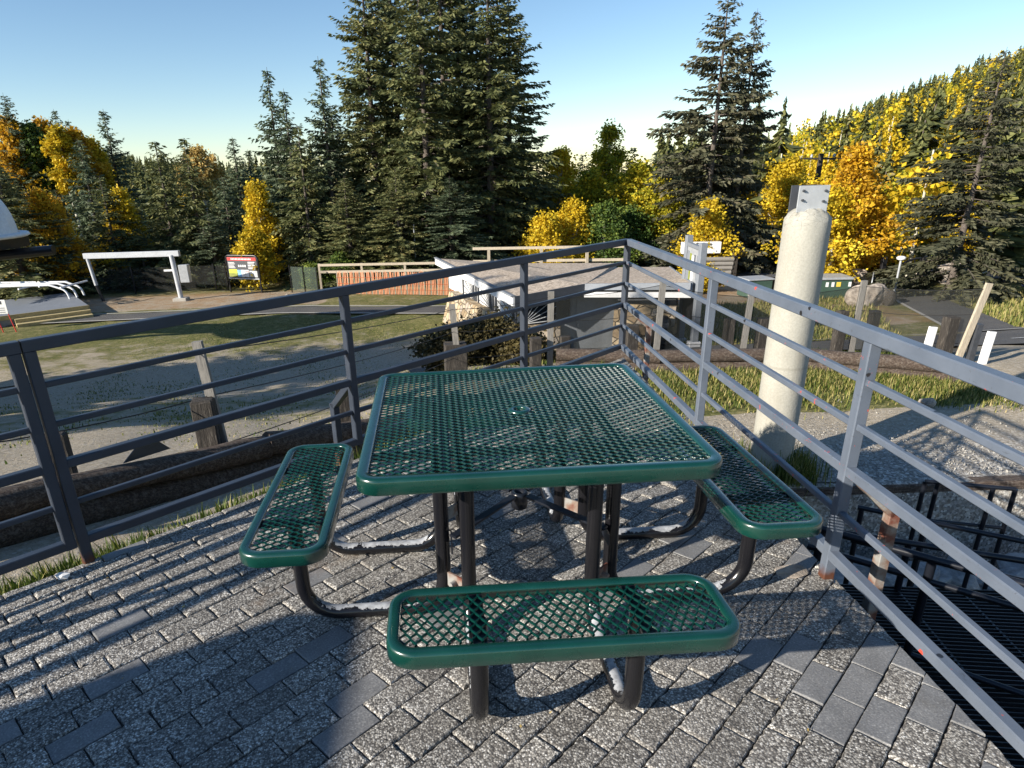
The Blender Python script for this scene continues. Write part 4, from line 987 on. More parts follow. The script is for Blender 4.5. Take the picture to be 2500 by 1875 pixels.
for x in (21.75, 19.9): b = MB(); b.box((x, 31.2, -3.5), (.22, .2, 1.6), 0, .02); b.build('post', M['black'], wg)
for k, (x0, y0, x1, y1, lab) in enumerate(((17.9, 28.6, 18.9, 30.2, 'thin grey handrail left of the lamp post'), (20.2, 28.4, 21.9, 29.2, 'thin grey handrail at the head of the side path'), (21.6, 27.6, 23.0, 28.6, 'thin grey handrail under the dark spruce'))):
    o = thing('path_handrail', lab, 'handrail', (x0, y0, G(x0, y0))); za, zb_ = G(x0, y0), G(x1, y1)
    tubes(o, 'rail', M['galv'], [fillet([(x0, y0, za), (x0, y0, za+.85), (x1, y1, zb_+.95), (x1, y1, zb_)], .15, 4)], .025, 6); tubes(o, 'middle_rail', M['galv'], [[(x0, y0, za+.45), (x1, y1, zb_+.5)]], .02, 6)
up = thing('utility_pole', 'dark wooden utility pole with a crossarm above the concrete pillar', 'utility pole', (31.3, 60, -4.6))
tubes(up, 'pole', M['stub'], [[(31.1, 60, -4.6), (31.1, 60, 2.1)]], .22); b = MB(); b.beam((29.3, 60, 1.75), (33.4, 60, 1.6), .12, .14); b.build('crossarm', M['stub'], up)
for x in (29.4, 30.3, 32.2, 33.3): b = MB(); b.lathe((x, 60, 1.75), [(.0, 0), (.09, 0), (.12, .14), (.06, .3), (0, .32)], 8); b.build('insulator', M['galv'], up)
for k in range(10):
    x = -9.5+k*.42+random.gauss(0, .08); y = 37.2+random.gauss(0, .25); b = MB(); b.rock((x, y, G(x, y)+.06), (.16+.1*random.random(), .14, .10), k+400, 2, .1)
    tag(b.build('edge_stone', M['rock']), 'pale stone in the row along the yard edge right of the sign', 'stone', 'stones along the yard edge')
for k, (x, y, s_, lab) in enumerate(((7.18, 9.5, .12, 'small white rock in the grass in front of the right logs'), (8.5, 9.6, .06, 'tiny white stone at the right end of the grass strip'))):
    b = MB(); b.rock((x, y, G(x, y)+s_*.7), (s_, s_*.9, s_*.8), k+500, 3, .1); tag(b.build('white_rock', M['rock']), lab, 'rock')
for k, (x, y, sx, lab) in enumerate(((23.5, 32, 1.5, 'pale stone pile beyond the dark spruce'), (18.9, 31.8, .9, 'pale rock behind the wagon wheel gate'))):
    b = MB(); b.rock((x, y, G(x, y)+.5), (sx, .7, .7), k+520, 3, .15); tag(b.build('pale_rock', M['rock']), lab, 'rock')
# parked car glimpsed at the far right
cr = thing('parked_car', 'dark blue car half hidden behind the spruce at the right edge', 'car', (24.6, 25.5, -3.6))
zc = G(24.6, 25.5); b = MB()
sec = [(-2.1, .35), (-2.1, .75), (-1.2, .85), (-.6, 1.32), (.9, 1.35), (1.6, .9), (2.1, .85), (2.15, .35)]
b.add([(24.6+x, 25.5-.8, zc+z) for x, z in sec]+[(24.6+x, 25.5+.8, zc+z) for x, z in sec], [tuple(range(8)), tuple(range(15, 7, -1))]+[(i, 8+i, 8+(i+1) % 8, (i+1) % 8) for i in range(8)])
t_ = plain('dark_blue_car_paint', (.012, .018, .05), .2, 4, .05); b.build('body', t_, cr)
b = MB(); b.add([(24.6+x, 24.685, zc+z) for x, z in ((-1.0, .9), (-.55, 1.24), (.85, 1.27), (1.35, .93))], [(0, 1, 2, 3)]); b.build('side_window', M['glass'], cr)
for dx in (-1.3, 1.35):
    for yy in (24.7, 26.3): b = MB(); b.tube([(24.6+dx, yy-.08, zc+.33), (24.6+dx, yy+.08, zc+.33)], .33, 16); b.build('wheel', M['black'], cr)

# ---------------------------------------------------------------- vegetation
def spruce_arrays(H, Rr, kind, seed, dens=1.0):
    r = np.random.default_rng(seed); V = []; T = []
    sparse = {'a': .96, 'b': .97, 'c': .98, 'n': .92, 's': .80}[kind]; z = .03*H+.2; lowf = r.uniform(0, 6.28, 6)
    step = .27 if Rr > 3 else .22
    limbs = []
    while z < H*.985:
        t = z/H; prof = (1-t)**.82*min(1, (t+.06)*7)**.5
        nb = max(3, int(r.integers(6, 9)*dens*(1 if t < .8 else .7)))
        for _ in range(nb):
            if r.random() > sparse: continue
            az = r.uniform(0, 2*pi)
            lf = 1+.22*sin(2*az+lowf[0]+z*.6)+.16*sin(3*az+lowf[1]-z*.9)+.14*sin(z*2.1+lowf[2])
            L = Rr*prof*lf*r.uniform(.6, 1.1)
            L *= 1.12
            if kind == 's': L *= 1.05 if r.random() > .35 else .6
            if L < .12: L = .12
            up = .35*(t-.45)*2+r.uniform(-.12, .12)
            d = np.array([cos(az), sin(az), 0]); side = np.array([-sin(az), cos(az), 0])
            n = max(2, int(L/.14)); s_ = np.linspace(.12 if t > .6 else .25, 1, n)
            droop = -.22*L*(s_**1.6)*(1-t*.8)+.14*L*np.clip(s_-.7, 0, 1)*1.6
            ax = d[None]*(L*s_)[:, None]; ax[:, 2] += z+up*L*s_+droop
            limbs.append((z, d, L, up, t))
            tb = r.random()
            for sg in (-1, 1, 0):
                m = len(s_); ln = (.27+.32*L/4*(1-s_*.55))*r.uniform(.7, 1.3, m); ln = np.maximum(ln, .12)
                if sg == 0: dr = d[None]*r.uniform(.4, .9, (m, 1))+side[None]*r.normal(0, .25, (m, 1)); dr = np.repeat(dr, 1, 0)
                else: dr = d[None]*r.uniform(.35, .8, (m, 1))+side[None]*sg*r.uniform(.6, 1.1, (m, 1))
                dr = dr+np.stack([np.zeros(m), np.zeros(m), r.uniform(-.75, .12, m)], 1)
                dr /= np.linalg.norm(dr, axis=1, keepdims=True)
                rv = r.normal(0, 1, (m, 3)); wv_ = np.cross(dr, rv); wv_ /= np.linalg.norm(wv_, axis=1, keepdims=True)
                wd = (ln*r.uniform(.10, .21, m))[:, None]
                p0 = ax+r.normal(0, .03, (m, 3)); p1 = p0+dr*(ln*.55)[:, None]+wv_*wd; p2 = p0+dr*ln[:, None]; p3 = p0+dr*(ln*.45)[:, None]-wv_*wd
                V.append(np.stack([p0, p1, p2, p3], 1).reshape(-1, 3)); T.append(np.clip(.25+.45*tb+r.normal(0, .16, m)+.12*s_, 0, 1))
        z += step*r.uniform(.7, 1.3)*(1 if t < .7 else .8)
    return np.concatenate(V), np.concatenate(T), limbs

def make_spruce(H, Rr, kind, seed, label, loc, dens=1.0, limb=True):
    V, T, limbs = spruce_arrays(H, Rr, kind, seed, dens)
    o = thing('spruce_tree', label, 'spruce tree', loc)
    mat = {'a': 'needle_a', 'b': 'needle_b', 'c': 'needle_a', 'n': 'needle_b', 's': 'needle_s'}[kind]
    np_mesh('crown', V, 4, M[mat], o, T)
    b = MB(); b.tube([(0, 0, -.3), (0, 0, H*.3), (.03, .02, H*.7), (0, 0, H)], .1, 8, radii=[.012*H+.06, .009*H+.04, .0045*H+.02, .01])
    if limb:
        for z, d, L, up, t in limbs[::2]:
            if L > .8: b.tube([(0, 0, z), (d[0]*L*.5, d[1]*L*.5, z+up*L*.5-.05*L), (d[0]*L*.85, d[1]*L*.85, z+up*L*.85-.16*L*(1-t*.8))], .03, 4, False, radii=[.035, .022, .008])
    tr = b.build('trunk', M['bark']); tr.parent = o
    return o
def reuse(src, H, Rr, H0, R0_, label, loc, group=None):
    return copy_thing(src, loc, random.uniform(0, 6.28), (Rr/R0_, Rr/R0_, H/H0), label, group)

PRO = {}
def spruce(x, y, H, Rr, kind, label):
    key = kind if Rr > 2.7 or kind == 's' else kind+'_small'
    loc = (x, y, G(x, y))
    if key not in PRO:
        o = make_spruce(H, Rr, kind, len(PRO)*13+5, label, loc, 1.0 if Rr > 2.7 else .9); PRO[key] = (o, H, Rr)
    else:
        o, H0, R0_ = PRO[key]; reuse(o, H, Rr, H0, R0_, label, loc)
SPL = [(-5.2, 47.0, 19.2, 4.2, 'a', 'huge dark spruce at the left edge of the central spruce group'),
(-3.8, 50.0, 22.1, 4.5, 'b', 'huge spruce second from the left in the central group'),
(-1.7, 44.0, 19.2, 4.2, 'c', 'huge olive green spruce at the front middle of the central group'),
(-0.5, 48.0, 22.7, 4.6, 'a', 'tallest spruce at the centre of the picture'),
(0.9, 49.0, 20.2, 4.5, 'b', 'huge spruce with a pale trunk showing, right of centre in the group'),
(2.3, 45.0, 18.5, 4.5, 'c', 'huge spruce at the right front of the central group'),
(3.9, 50.0, 17.8, 4.2, 'a', 'dark spruce with long level boughs at the right edge of the central group'),
(-8.3, 50.0, 10.9, 3.5, 'b', 'mid height bushy spruce tucked behind the left side of the central group'),
(-8.1, 46.0, 13.1, 2.4, 'n', 'tall thin open-crowned spruce just left of the central group'),
(-10.2, 45.0, 11.3, 2.3, 'n', 'pointed spruce right of the twin slender spruces'),
(-11.3, 46.0, 12.6, 2.2, 'n', 'tallest slender pointed spruce left of the central group'),
(-9.2, 43.0, 9.0, 2.6, 'c', 'bushy olive spruce in front of the slender spruces'),
(-6.4, 41.0, 6.2, 2.8, 'c', 'low full spruce left of the thin pale pole'),
(-3.4, 40.8, 6.5, 2.9, 'a', 'low full spruce behind the thin pale pole'),
(-0.3, 41.0, 6.0, 3.1, 'b', 'low full spruce right of the thin pale pole, behind the roof tip'),
(15.3, 42.0, 15.6, 4.6, 's', 'tall sparse dark spruce standing alone right of centre'),
(17.8, 44.0, 14.4, 3.2, 's', 'second sparse spruce top just right of the lone tall spruce'),
(-16.8, 55.0, 9.3, 2.2, 'n', 'far pointed spruce against the sky, between sign and gantry'),
(-17.2, 60.0, 8.6, 2.0, 'n', 'small far spruce tip just left of the slender spruces'),
(-16.4, 44.0, 8.7, 2.6, 'c', 'dark full spruce just right of the gantry post'),
(-18.2, 44.0, 8.6, 2.6, 'a', 'blue green spruce above the gantry beam'),
(-26.1, 55.0, 11.5, 2.4, 'n', 'narrow open spruce rising highest left of the gantry'),
(-31.5, 60.0, 11.3, 2.0, 'n', 'thin bare-topped spruce tip behind the orange aspens'),
(-24.9, 48.0, 9.1, 2.6, 'b', 'spruce standing among the tall aspens at left'),
(-35.2, 65.0, 12.6, 2.2, 'n', 'pale dead-looking spruce top behind the left aspens'),
(-30.2, 50.0, 12.2, 3.0, 'b', 'spruce cut by the left picture edge, reaching into the sky'),
(-25.7, 42.0, 5.5, 2.5, 'a', 'short spruce behind the dark beam of the lift terminal'),
(-23.4, 40.0, 4.8, 1.8, 'n', 'short bright green spruce behind the lift hardware'),
(-22.1, 47.0, 6.0, 2.8, 'a', 'full spruce behind the left end of the gantry beam'),
(-19.9, 43.0, 3.6, 2.2, 'c', 'lowest spruce directly below the middle of the gantry beam'),
(-16.1, 49.0, 6.5, 2.4, 'b', 'grey green spruce left of the golden aspen by the sign'),
(-24.8, 38.6, 7.8, 3.6, 'c', 'dark shaded spruce at the far left behind the white rails'),
(-22.0, 44.0, 6.7, 2.6, 'c', 'mid green spruce left of the gantry'),
(-15.2, 42.5, 4.4, 1.9, 'n', 'small spruce behind the left side of the information sign'),
(10.9, 60.0, 7.3, 2.6, 'b', 'dark spruce tip behind the yellow-green aspens, left one'),
(13.0, 62.0, 9.2, 2.6, 'a', 'highest dark spruce tip behind the yellow-green aspens'),
(15.1, 60.0, 7.7, 2.6, 'c', 'dark spruce tip right of the highest aspen'),
(20.0, 70.0, 7.5, 2.4, 'n', 'tiny far spruce tip on the pale horizon'),
(15.9, 50.0, 5.6, 2.8, 'b', 'bushy spruce behind the left foot of the lone spruce'),
(8.4, 60.0, 6.0, 3.0, 'a', 'dark spruce behind the leftmost golden aspen of the right group'),
(20.7, 60.0, 6.2, 3.0, 'c', 'spruce behind the lone spruce on its right side'),
(20.6, 27.6, 9.2, 3.1, 's', 'large dark drooping spruce at the right picture edge'),
(15.6, 43.0, 3.4, 2.8, 'b', 'low dark spruce at the foot of the lone spruce'),
(18.6, 43.0, 3.8, 2.9, 'c', 'low dark spruce left behind the concrete pillar')]
for a in SPL: spruce(*a)
# spruces standing beyond the left picture edge; they cast the long shadows over the yard
for k, (x, y, H, Rr, lab) in enumerate(((-14.5, 9.2, 9.5, 2.6, 'nearest spruce on the left side of the yard, outside the picture'), (-17.5, 12.0, 11.0, 2.8, 'spruce furthest up the yard on its left side, outside the picture'),
        (-18, 6.0, 10.5, 2.6, 'middle spruce of the row left of the yard, outside the picture'), (-23, 9.5, 12.5, 3.4, 'spruce behind the row left of the yard, outside the picture'),
        (-15.5, 6.8, 7.5, 2.8, 'short wide spruce nearest the fence left of the yard, outside the picture'), (-19, 14.8, 9.0, 3.0, 'wide low spruce beside the lift left of the yard, outside the picture'), (-21, 12.2, 11.5, 3.2, 'wide tall spruce behind the lift left of the yard, outside the picture'))):
    spruce(x, y, H, Rr, 'abc'[k % 3], lab)
b = MB(); b.box((-4.8, -1.65, .45), (.3, 3.1, 3.1)); b.build('added_shade_wall', M['slat'], label='unseen timber wall added behind the left of the patio to shade the paving', cat='wall')  # unseen blocker, added to cast the shade on the lower-left paving

def aspen(H, Rr, form, colr, seed, label, loc, name='aspen_tree', cat='aspen tree', leaf=.085, n_cl=None, trunks=1):
    r = np.random.default_rng(seed); o = thing(name, label, cat, loc)
    lo = {'h': .60, 'l': .12, 'b': .0}[form]; zc0, zc1 = H*lo, H; lf = r.uniform(0, 6.28, 5)
    Rr = Rr*(.66 if form == 'h' else .92 if form == 'l' else 1)
    ncl = n_cl or int(60+34*Rr); V = []; T = []; limbs = []
    for i in range(ncl):
        t = r.random()**.9; z = zc0+(zc1-zc0)*t
        prof = (1-t)**.62*min(1, .45+t*3)*1.12 if form == 'l' else math.sin(pi*min(.98, (t*.93+.07))**.8)**.55
        az = r.uniform(0, 2*pi); rad_ = Rr*prof*r.uniform(.15, 1.0)**.6*(1+.28*sin(2*az+lf[0]+z*1.3)+.22*sin(3*az-z*2.3+lf[1])+.15*sin(z*4+lf[2]))
        c = np.array([rad_*cos(az), rad_*sin(az), z]); limbs.append(c)
        nl = int(r.integers(50, 130)*(.9 if form == 'b' else 1)); cr_ = r.uniform(.14, .34)*(Rr/2)**.5*(.8 if form == 'b' else 1)
        p = c+r.normal(0, 1, (nl, 3))*np.array([cr_, cr_, cr_*.8])
        a = r.normal(0, 1, (nl, 3)); a[:, 2] *= .6; a /= np.linalg.norm(a, axis=1, keepdims=True)
        q = np.cross(a, r.normal(0, 1, (nl, 3))); q /= np.linalg.norm(q, axis=1, keepdims=True)
        s1 = (leaf*r.uniform(.6, 1.3, nl))[:, None]
        V.append(np.stack([p-a*s1, p+q*s1*.7, p+a*s1, p-q*s1*.7], 1).reshape(-1, 3)); T.append(np.clip(r.normal(.5, .24)+r.normal(0, .16, nl), 0, 1))
    np_mesh('crown', np.concatenate(V), 4, M['l_'+colr], o, np.concatenate(T))
    b = MB()
    for k in range(trunks):
        ox, oy = r.normal(0, .25*(k > 0), 2)
        b.tube([(ox, oy, -.2), (ox*1.1+.05, oy, H*.35), (ox+.1*r.normal(), oy, H*.7), (ox, oy, H*.96)], .1, 7, radii=[.012*H+.05, .01*H+.03, .006*H+.015, .01])
    for c in limbs[::3]: b.tube([(0, 0, max(.2, c[2]-.35*H*.4-.3)), tuple(c*np.array([.55, .55, 1])-np.array([0, 0, .15])), tuple(c)], .02, 4, False, radii=[.035, .02, .006])
    tr = b.build('trunk' if form != 'b' else 'stem', M['abark'] if form != 'b' else M['bark']); tr.parent = o
    return o
ASL = [(-30.4, 50.0, 10.5, 1.7, 'h', 'orange', 'tall bare-trunked orange aspen nearest the left picture edge'), (-29.3, 50.5, 10.2, 1.7, 'h', 'green', 'tall aspen with a still green crown at far left'),
(-29.3, 52.0, 10.5, 1.8, 'h', 'orange', 'tall orange aspen right of the green-crowned one'), (-27.2, 50.0, 9.8, 1.7, 'h', 'gold', 'tall golden aspen in the middle of the left stand'),
(-26.6, 51.0, 9.7, 1.8, 'h', 'orange', 'tall orange aspen with white trunk near the narrow open spruce'), (-26.7, 53.0, 9.2, 1.6, 'h', 'gold', 'golden aspen crown just left of the narrow open spruce'),
(-23.8, 40.2, 5.8, 1.9, 'l', 'orange', 'orange aspen low above the lift terminal beam'), (-23.9, 41.5, 5.2, 1.7, 'l', 'orange', 'second low orange aspen right of the lift terminal'),
(-21.5, 45.0, 5.7, 1.8, 'l', 'gold', 'golden aspen glowing between spruces above the gantry'), (-20.7, 58.0, 8.5, 2.4, 'h', 'pale', 'pale peach aspen top against the sky'),
(-12.3, 43.5, 5.8, 1.5, 'l', 'gold', 'bright golden aspen right behind the information sign'), (-12.0, 40.4, 3.2, 1.6, 'l', 'gold', 'golden young aspen seen below the sign panel'),
(7.8, 52.0, 7.3, 2.2, 'l', 'gold', 'golden aspen right beside the central spruce group'), (5.4, 41.5, 3.4, 1.9, 'l', 'gold', 'low golden aspen behind the roof'),
(7.4, 43.0, 4.3, 1.9, 'l', 'gold', 'golden aspen above the middle of the roof'), (9.7, 50.0, 5.7, 2.3, 'l', 'yg', 'yellow-green aspen left of the highest one'),
(11.6, 53.0, 8.8, 2.4, 'l', 'yg', 'highest yellow-green aspen above the railing corner'), (12.6, 48.0, 6.3, 2.4, 'l', 'yg', 'yellow-green aspen right of the highest one'),
(9.2, 42.5, 4.0, 2.0, 'l', 'green', 'green aspen directly behind the railing corner'), (11.2, 44.0, 3.6, 2.0, 'l', 'green', 'dark green aspen right of the railing corner'),
(13.2, 46.0, 5.3, 2.2, 'l', 'yg', 'yellow-green aspen beside the lone tall spruce'), (14.3, 38.9, 4.0, 1.7, 'l', 'gold', 'golden aspen behind the map board'),
(14.0, 45.0, 4.3, 2.0, 'l', 'yg', 'small yellow-green aspen left of the map board'), (23.8, 50.0, 6.2, 2.6, 'l', 'gold', 'bright yellow aspen left of the concrete pillar top'),
(25.2, 56.0, 4.8, 2.6, 'l', 'orange', 'dull orange aspen behind the lone spruce'), (18.9, 33.0, 6.2, 2.5, 'l', 'orange', 'large orange aspen right of the concrete pillar'),
(17.5, 32.0, 4.5, 1.9, 'l', 'gold', 'golden aspen touching the right side of the concrete pillar'), (21.0, 34.5, 4.2, 1.8, 'l', 'orange', 'orange aspen at the right side of the large orange one'),
(31.6, 48.0, 5.2, 2.9, 'l', 'yg', 'broad yellow-green aspen above the bend of the road'), (26.5, 43.0, 4.3, 2.3, 'l', 'yg', 'yellow-green aspen behind the orange aspens'),
(18.1, 35.0, 4.7, 1.7, 'l', 'gold', 'narrow golden aspen directly behind the concrete pillar'), (33.5, 46.0, 3.4, 2.4, 'l', 'gold', 'low golden aspen beside the dark spruce at right')]
for k, (x, y, H, Rr, fm, cc, lab) in enumerate(ASL):
    aspen(H, Rr, fm, cc, 900+k, lab, (x, y, G(x, y)), leaf=.085 if y < 46 else .11, trunks=3 if (x > 17 and y < 36) else 1)
SHL = [(.75, 15.4, 1.05, .95, 'brush', 'brown-green bush in front of the stone base'), (-.15, 15.0, .85, .75, 'brush', 'lower brown bush at the left end of the stone base'),
(1.5, 14.6, .55, .6, 'brush', 'smallest dark bush at the corner of the stone base'), (-6.9, 40.0, 1.8, 1.2, 'green', 'light green bush left of the rail fence'), (24.5, 35.5, 1.5, 1.4, 'green', 'green bush beside the road bend'),
(23.4, 34.8, 1.1, 1.0, 'yg', 'yellowish bush in front of the road bend'), (12.0, 33.0, 1.3, .9, 'gold', 'small golden bush right of the roof end'), (-8.6, 39.9, 1.3, .9, 'green', 'low green bush behind the see-through netting')]
for k, (x, y, H, Rr, cc, lab) in enumerate(SHL):
    aspen(H, Rr, 'b', cc, 700+k, lab, (x, y, G(x, y)), 'shrub', 'shrub', .045 if y < 20 else .055, 110)

# hillside forest: low detail prototypes, copied
def low_conifer(seed, H=1.0):
    r = np.random.default_rng(seed); V = []; T = []; z = .10
    while z < .99:
        t = z; L0 = .20*(1-t)**.8*(1+.25*r.normal())
        for k in range(5):
            az = r.uniform(0, 6.28); L = L0*r.uniform(.7, 1.25); d = np.array([cos(az), sin(az), 0]); s_ = np.array([-sin(az), cos(az), 0])
            for q in range(2):
                w_ = L*.45; p0 = np.array([0, 0, z+.03]); p2 = d*L+np.array([0, 0, z-.045*(1-t)+r.normal(0, .008)])
                p1 = d*L*.55+s_*w_*.6+np.array([0, 0, z-.01+r.normal(0, .012)]); p3 = d*L*.5-s_*w_*.6+np.array([0, 0, z-.02+r.normal(0, .012)])
                V += [p0, p1, p2, p3]; T.append(np.clip(.45+r.normal(0, .25), 0, 1))
        z += .028
    return np.array(V), np.array(T)
def low_aspen(seed):
    r = np.random.default_rng(seed); n = 520; c = r.normal(0, 1, (16, 3))*np.array([.12, .12, .17])+np.array([0, 0, .62]); p = c[r.integers(0, 16, n)]+r.normal(0, .045, (n, 3))
    a = r.normal(0, 1, (n, 3)); a /= np.linalg.norm(a, axis=1, keepdims=True); q = np.cross(a, r.normal(0, 1, (n, 3))); q /= np.linalg.norm(q, axis=1, keepdims=True); s_ = .022
    return np.stack([p-a*s_, p+q*s_, p+a*s_, p-q*s_], 1).reshape(-1, 3), np.clip(r.normal(.5, .22, n), 0, 1)
def visible(x, y, z, m=60):
    d = Vector((x, y, z-1.623)); zz = d.dot(_F)
    if zz < 1: return None
    px = 1250-118.3+1602.5*d.dot(_R2)/zz; py = 937.5+125.2-1602.5*d.dot(_U2)/zz
    return (px, py) if -m < px < 2500+m and py > -200 else None
HC = [low_conifer(s) for s in range(4)]; HA = [low_aspen(s+50) for s in range(3)]
def hill_proto(kind, data, mat, bark, loc, H, label, group):
    o = thing(kind+'_tree', label, kind+' tree', loc); np_mesh('crown', data[0], 4, mat, o, data[1])
    b = MB(); b.tube([(0, 0, -.03), (0, 0, .9)], .012, 5, radii=[.016, .006]); t_ = b.build('trunk', bark); t_.parent = o; o.scale = (H, H, H); o.rotation_euler = (0, 0, random.uniform(0, 6)); return o
def forest():
    R = random.Random(5); cand = []
    def aspfac(px, py):      # where the photograph's hillside is yellow
        blobs = ((2060, 330, 170, 60), (2300, 270, 130, 55), (2440, 200, 90, 60), (2270, 440, 120, 60), (2180, 330, 70, 80), (1960, 420, 90, 50), (2350, 350, 80, 50), (2150, 230, 60, 40))
        return max(math.exp(-((px-a)/c)**2-((py-b_)/d)**2) for a, b_, c, d in blobs)
    for _ in range(16000):
        a = rad(R.uniform(16, 44)); rr = math.sqrt(R.uniform(60**2, 308**2)); a = a if R.random() < .93 else rad(R.uniform(34, 46)); rr = rr if a < rad(34) or R.random() < .9 else R.uniform(38, 62); x, y = rr*sin(a), rr*cos(a)
        if min(math.hypot(x-a_, y-b_) for a_, b_ in ((24, 38), (27, 42), (29, 45), (32, 51), (33.5, 58), (31, 68))) < 6: continue
        cand.append((rr, x, y, 'R'))
    for _ in range(5200):
        a = rad(R.uniform(-40, -10)); rr = math.sqrt(R.uniform(90**2, 425**2)); cand.append((rr, rr*sin(a), rr*cos(a), 'L'))
    for _ in range(900):
        a = rad(R.uniform(-10, 20)); rr = math.sqrt(R.uniform(62**2, 150**2)); cand.append((rr, rr*sin(a), rr*cos(a), 'M'))
    R.shuffle(cand); cell = {}; out = []
    for rr, x, y, w_ in cand:
        g = 3.4 if w_ == 'R' else 4.2 if w_ == 'M' else 6.0
        k = (round(x/g), round(y/g))
        if k in cell: continue
        z = G(x, y); v = visible(x, y, z+5)
        if not v: continue
        cell[k] = 1; out.append((rr, x, y, z, w_, v))
    out.sort(); SPV, SPT, ASV, AST = [], [], [], []; AS2, AT2 = [], []; nc = na = 0; protoC = {}; protoA = {}
    for rr, x, y, z, w_, v in out:
        isA = w_ == 'R' and R.random() < aspfac(*v)**1.5*.85 or (w_ == 'M' and R.random() < .25) or R.random() < (.05 if w_ == 'R' else .03)
        H = R.uniform(6.5, 11.5)*(1 if w_ == 'R' else .95 if w_ == 'L' else .55); H = H*(.8 if isA else 1)
        rz = R.uniform(0, 6.28); lab = {'R': 'right hillside', 'L': 'distant left hillside', 'M': 'valley behind the spruces'}[w_]
        if isA and na < 110 and rr < 240:
            k = R.randrange(3); na += 1; cc = ['l_gold', 'l_yg', 'l_gold'][k] ; labl = 'yellow aspen in the forest on the '+lab; grp = 'aspens in the forest on the '+lab
            if k not in protoA: protoA[k] = hill_proto('aspen', HA[k], M[cc], M['abark'], (x, y, z), H, labl, grp); protoA[k]['group'] = grp
            else: copy_thing(protoA[k], (x, y, z), rz, H, labl, grp)
        elif not isA and nc < 240 and rr < 240:
            k = R.randrange(4); nc += 1; labl = 'dark conifer in the forest on the '+lab; grp = 'conifers in the forest on the '+lab
            if k not in protoC: protoC[k] = hill_proto('conifer', HC[k], M['needle_hill'], M['bark'], (x, y, z), H, labl, grp); protoC[k]['group'] = grp
            else: copy_thing(protoC[k], (x, y, z), rz, (H*1.05, H*1.05, H), labl, grp)
        else:
            D, Tt = (HA[R.randrange(3)] if isA else HC[R.randrange(4)]); c, s_ = cos(rz), sin(rz)
            W_ = np.stack([D[:, 0]*c-D[:, 1]*s_, D[:, 0]*s_+D[:, 1]*c, D[:, 2]], 1)*H+np.array([x, y, z])
            gold = isA and sin(x*.05+y*.03)+R.gauss(0, .5) > 0
            (AS2 if gold else ASV if isA else SPV).append(W_); (AT2 if gold else AST if isA else SPT).append(np.clip(Tt+R.gauss(0, .12), 0, 1))
    np_mesh('far_conifer_forest', np.concatenate(SPV), 4, M['needle_hill'], None, np.concatenate(SPT), kind='stuff', label='dark conifer forest covering the hills', cat='forest')
    if AS2: np_mesh('far_aspen_forest', np.concatenate(AS2), 4, M['l_gold'], None, np.concatenate(AT2), kind='stuff', label='golden aspen stands glowing on the hills', cat='forest')
    if ASV: np_mesh('far_aspen_forest', np.concatenate(ASV), 4, M['l_yg'], None, np.concatenate(AST), kind='stuff', label='yellow-green aspen stands scattered over the hills', cat='forest')
forest()

# grass
def blades(name, pts, h, label, w_=.006, lean=.35, tint=(.45, .25)):
    r = np.random.default_rng(len(pts)); pts = np.array(pts); n = len(pts); hh = h*r.uniform(.35, 1.25, n)*(1+.5*(r.random(n) > .93))
    az = r.uniform(0, 2*pi, n); d = np.stack([np.cos(az), np.sin(az), np.zeros(n)], 1); s_ = np.stack([-np.sin(az), np.cos(az), np.zeros(n)], 1)
    ln = r.uniform(.1, 1, n)*lean*hh; wd = w_*r.uniform(.6, 1.3, n)
    p0 = pts-s_*wd[:, None]; p1 = pts+s_*wd[:, None]; m = pts+d*(ln*.35)[:, None]+np.array([0, 0, 1])*(hh*.62)[:, None]; tip = pts+d*ln[:, None]+np.array([0, 0, 1])*hh[:, None]
    a = np.stack([p0, p1, m+s_*(wd*.7)[:, None], m-s_*(wd*.7)[:, None]], 1).reshape(-1, 3); b_ = np.stack([m-s_*(wd*.7)[:, None], m+s_*(wd*.7)[:, None], tip, tip], 1).reshape(-1, 3)
    T = np.clip(r.normal(tint[0], tint[1], n), 0, 1); return np_mesh(name, np.concatenate([a, b_]), 4, M['blade'], None, np.concatenate([T, T]), kind='stuff', label=label, cat='grass')
def scatter(n, fn, seed):
    R = random.Random(seed); out = []; k = 0
    while len(out) < n and k < n*30:
        k += 1; p = fn(R)
        if p is None: continue
        x, y = p; out.append((x, y, G(x, y)-.01))
    return out
def f1(R):
    t = R.uniform(-.6, 8.5); o = .0+abs(R.gauss(0, .5)); p = C0+D1*t+N1*o
    if o > 1.5: return None
    c = sin(p[0]*5.1)*sin(p[1]*4.3+1)+R.gauss(0, .6)
    return (p[0], p[1]) if c > -.5 else None
blades('bank_grass', scatter(20000, f1, 1), .10, 'grass on the bank between the patio edge and the left logs', .005, .5, (.34, .22))
def f2(R):
    x = R.uniform(2.0, 8.7); hi = 11.75-max(0, x-6.3)*.5; y = hi-abs(R.gauss(0, .9))
    if x < 3.4: y = R.uniform(7.3, 12.0); return (x, y) if R.random() < .7*max(.12, (y-7.2)/4.2) else None
    return (x, y) if y > 9.7+.25*sin(x*2.1)-.4*R.random() and sin(x*5+y*3)+R.gauss(0, .7) > -.6 else None
blades('path_grass', scatter(20000, f2, 2), .12, 'tall green and straw grass in front of the right logs', .008, .6, (.62, .24))
def f3(R):
    a = R.uniform(0, 6.28); r_ = .25+abs(R.gauss(0, .17)); x, y = 3.85+r_*cos(a), 7.5+r_*sin(a); return (x, y) if (y < 7.6 and x > 3.8) or R.random() < .25 else None
blades('pillar_grass', scatter(1500, f3, 3), .26, 'tuft of grass around the foot of the concrete pillar', .006, .5, (.55, .2))
def f4(R):
    x = R.uniform(-11, 1.5); y = R.uniform(7, 30); return (x, y) if sin(x*.9)*sin(y*.7)+R.gauss(0, .6) > .2 and y > 7+2*R.random() else None
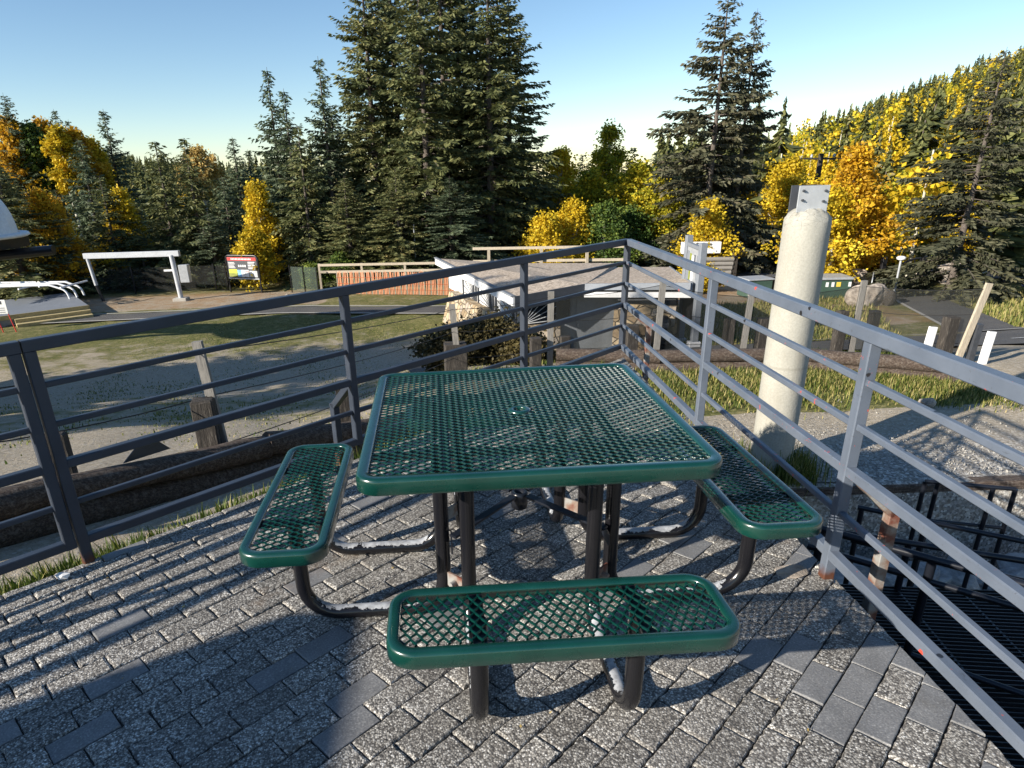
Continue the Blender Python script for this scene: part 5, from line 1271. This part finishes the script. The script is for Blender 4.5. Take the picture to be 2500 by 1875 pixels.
blades('yard_grass', scatter(20000, f4, 4), .045, 'short grass growing over the yard', .012, .6, (.55, .2))
def f5(R):
    x = R.uniform(7, 30); y = R.uniform(19.6, 29); d_ = abs((x-16.6)*.905-(y-22.5)*.425); return (x, y) if d_ > 1.6 else None
blades('verge_grass', scatter(26000, f5, 6), .20, 'dry golden grass on the verges by the side path', .018, .5, (.72, .18))
def f6(R):
    x = R.uniform(1.6, 9); y = R.uniform(12.6, 16); return (x, y) if sin(x*2.3)*sin(y*2)+R.gauss(0, .6) > .2 else None
blades('fence_grass', scatter(9000, f6, 8), .10, 'thin grass behind the net fence', .008, .5, (.5, .2))
# loose chips on the gravel path
def chips():
    R = np.random.default_rng(9); n = 8000; x = R.uniform(3.6, 10, n); y = 7.15+np.abs(R.normal(0, 1.0, n)); z = gz(x, y)+.012; c = np.stack([x, y, z], 1)
    a = R.normal(0, 1, (n, 3)); a[:, 2] *= .4; a /= np.linalg.norm(a, axis=1, keepdims=True); q = np.cross(a, R.normal(0, .4, (n, 3))+np.array([0, 0, 1])); q /= np.linalg.norm(q, axis=1, keepdims=True)
    s_ = R.uniform(.005, .015, (n, 1)); up = np.array([0, 0, .008])
    np_mesh('gravel_chips', np.stack([c-a*s_, c-q*s_*.6, c+a*s_+up, c+q*s_*.6+up], 1).reshape(-1, 3), 4, M['concrete'], None, kind='stuff', label='pale stone chips scattered over the gravel path', cat='gravel')
chips()

def fallen():
    R = np.random.default_rng(21); n = 260; t = R.uniform(-.5, 5.5, n)
    x = R.uniform(-3, 1.45, n); y = R.uniform(-.5, 5.6, n); d = (x-C0[0])*N1[0]+(y-C0[1])*N1[1]; k = d < -.03; x, y = x[k], y[k]; n = len(x)
    c = np.stack([x, y, np.full(n, .006)], 1); a = R.normal(0, 1, (n, 3)); a[:, 2] *= .15; a /= np.linalg.norm(a, axis=1, keepdims=True); q = np.stack([-a[:, 1], a[:, 0], R.normal(0, .3, n)], 1)
    s_ = R.uniform(.003, .009, (n, 1)); w_ = R.choice([.12, .5, .8], (n, 1), p=[.6, .25, .15])
    np_mesh('fallen_leaves', np.stack([c-a*s_, c-q*s_*w_, c+a*s_+np.array([0, 0, .002]), c+q*s_*w_], 1).reshape(-1, 3), 4, M['l_pale'], None, R.random(n), kind='stuff', label='tiny dry leaves and needles lying on the paving', cat='leaf litter')
fallen()
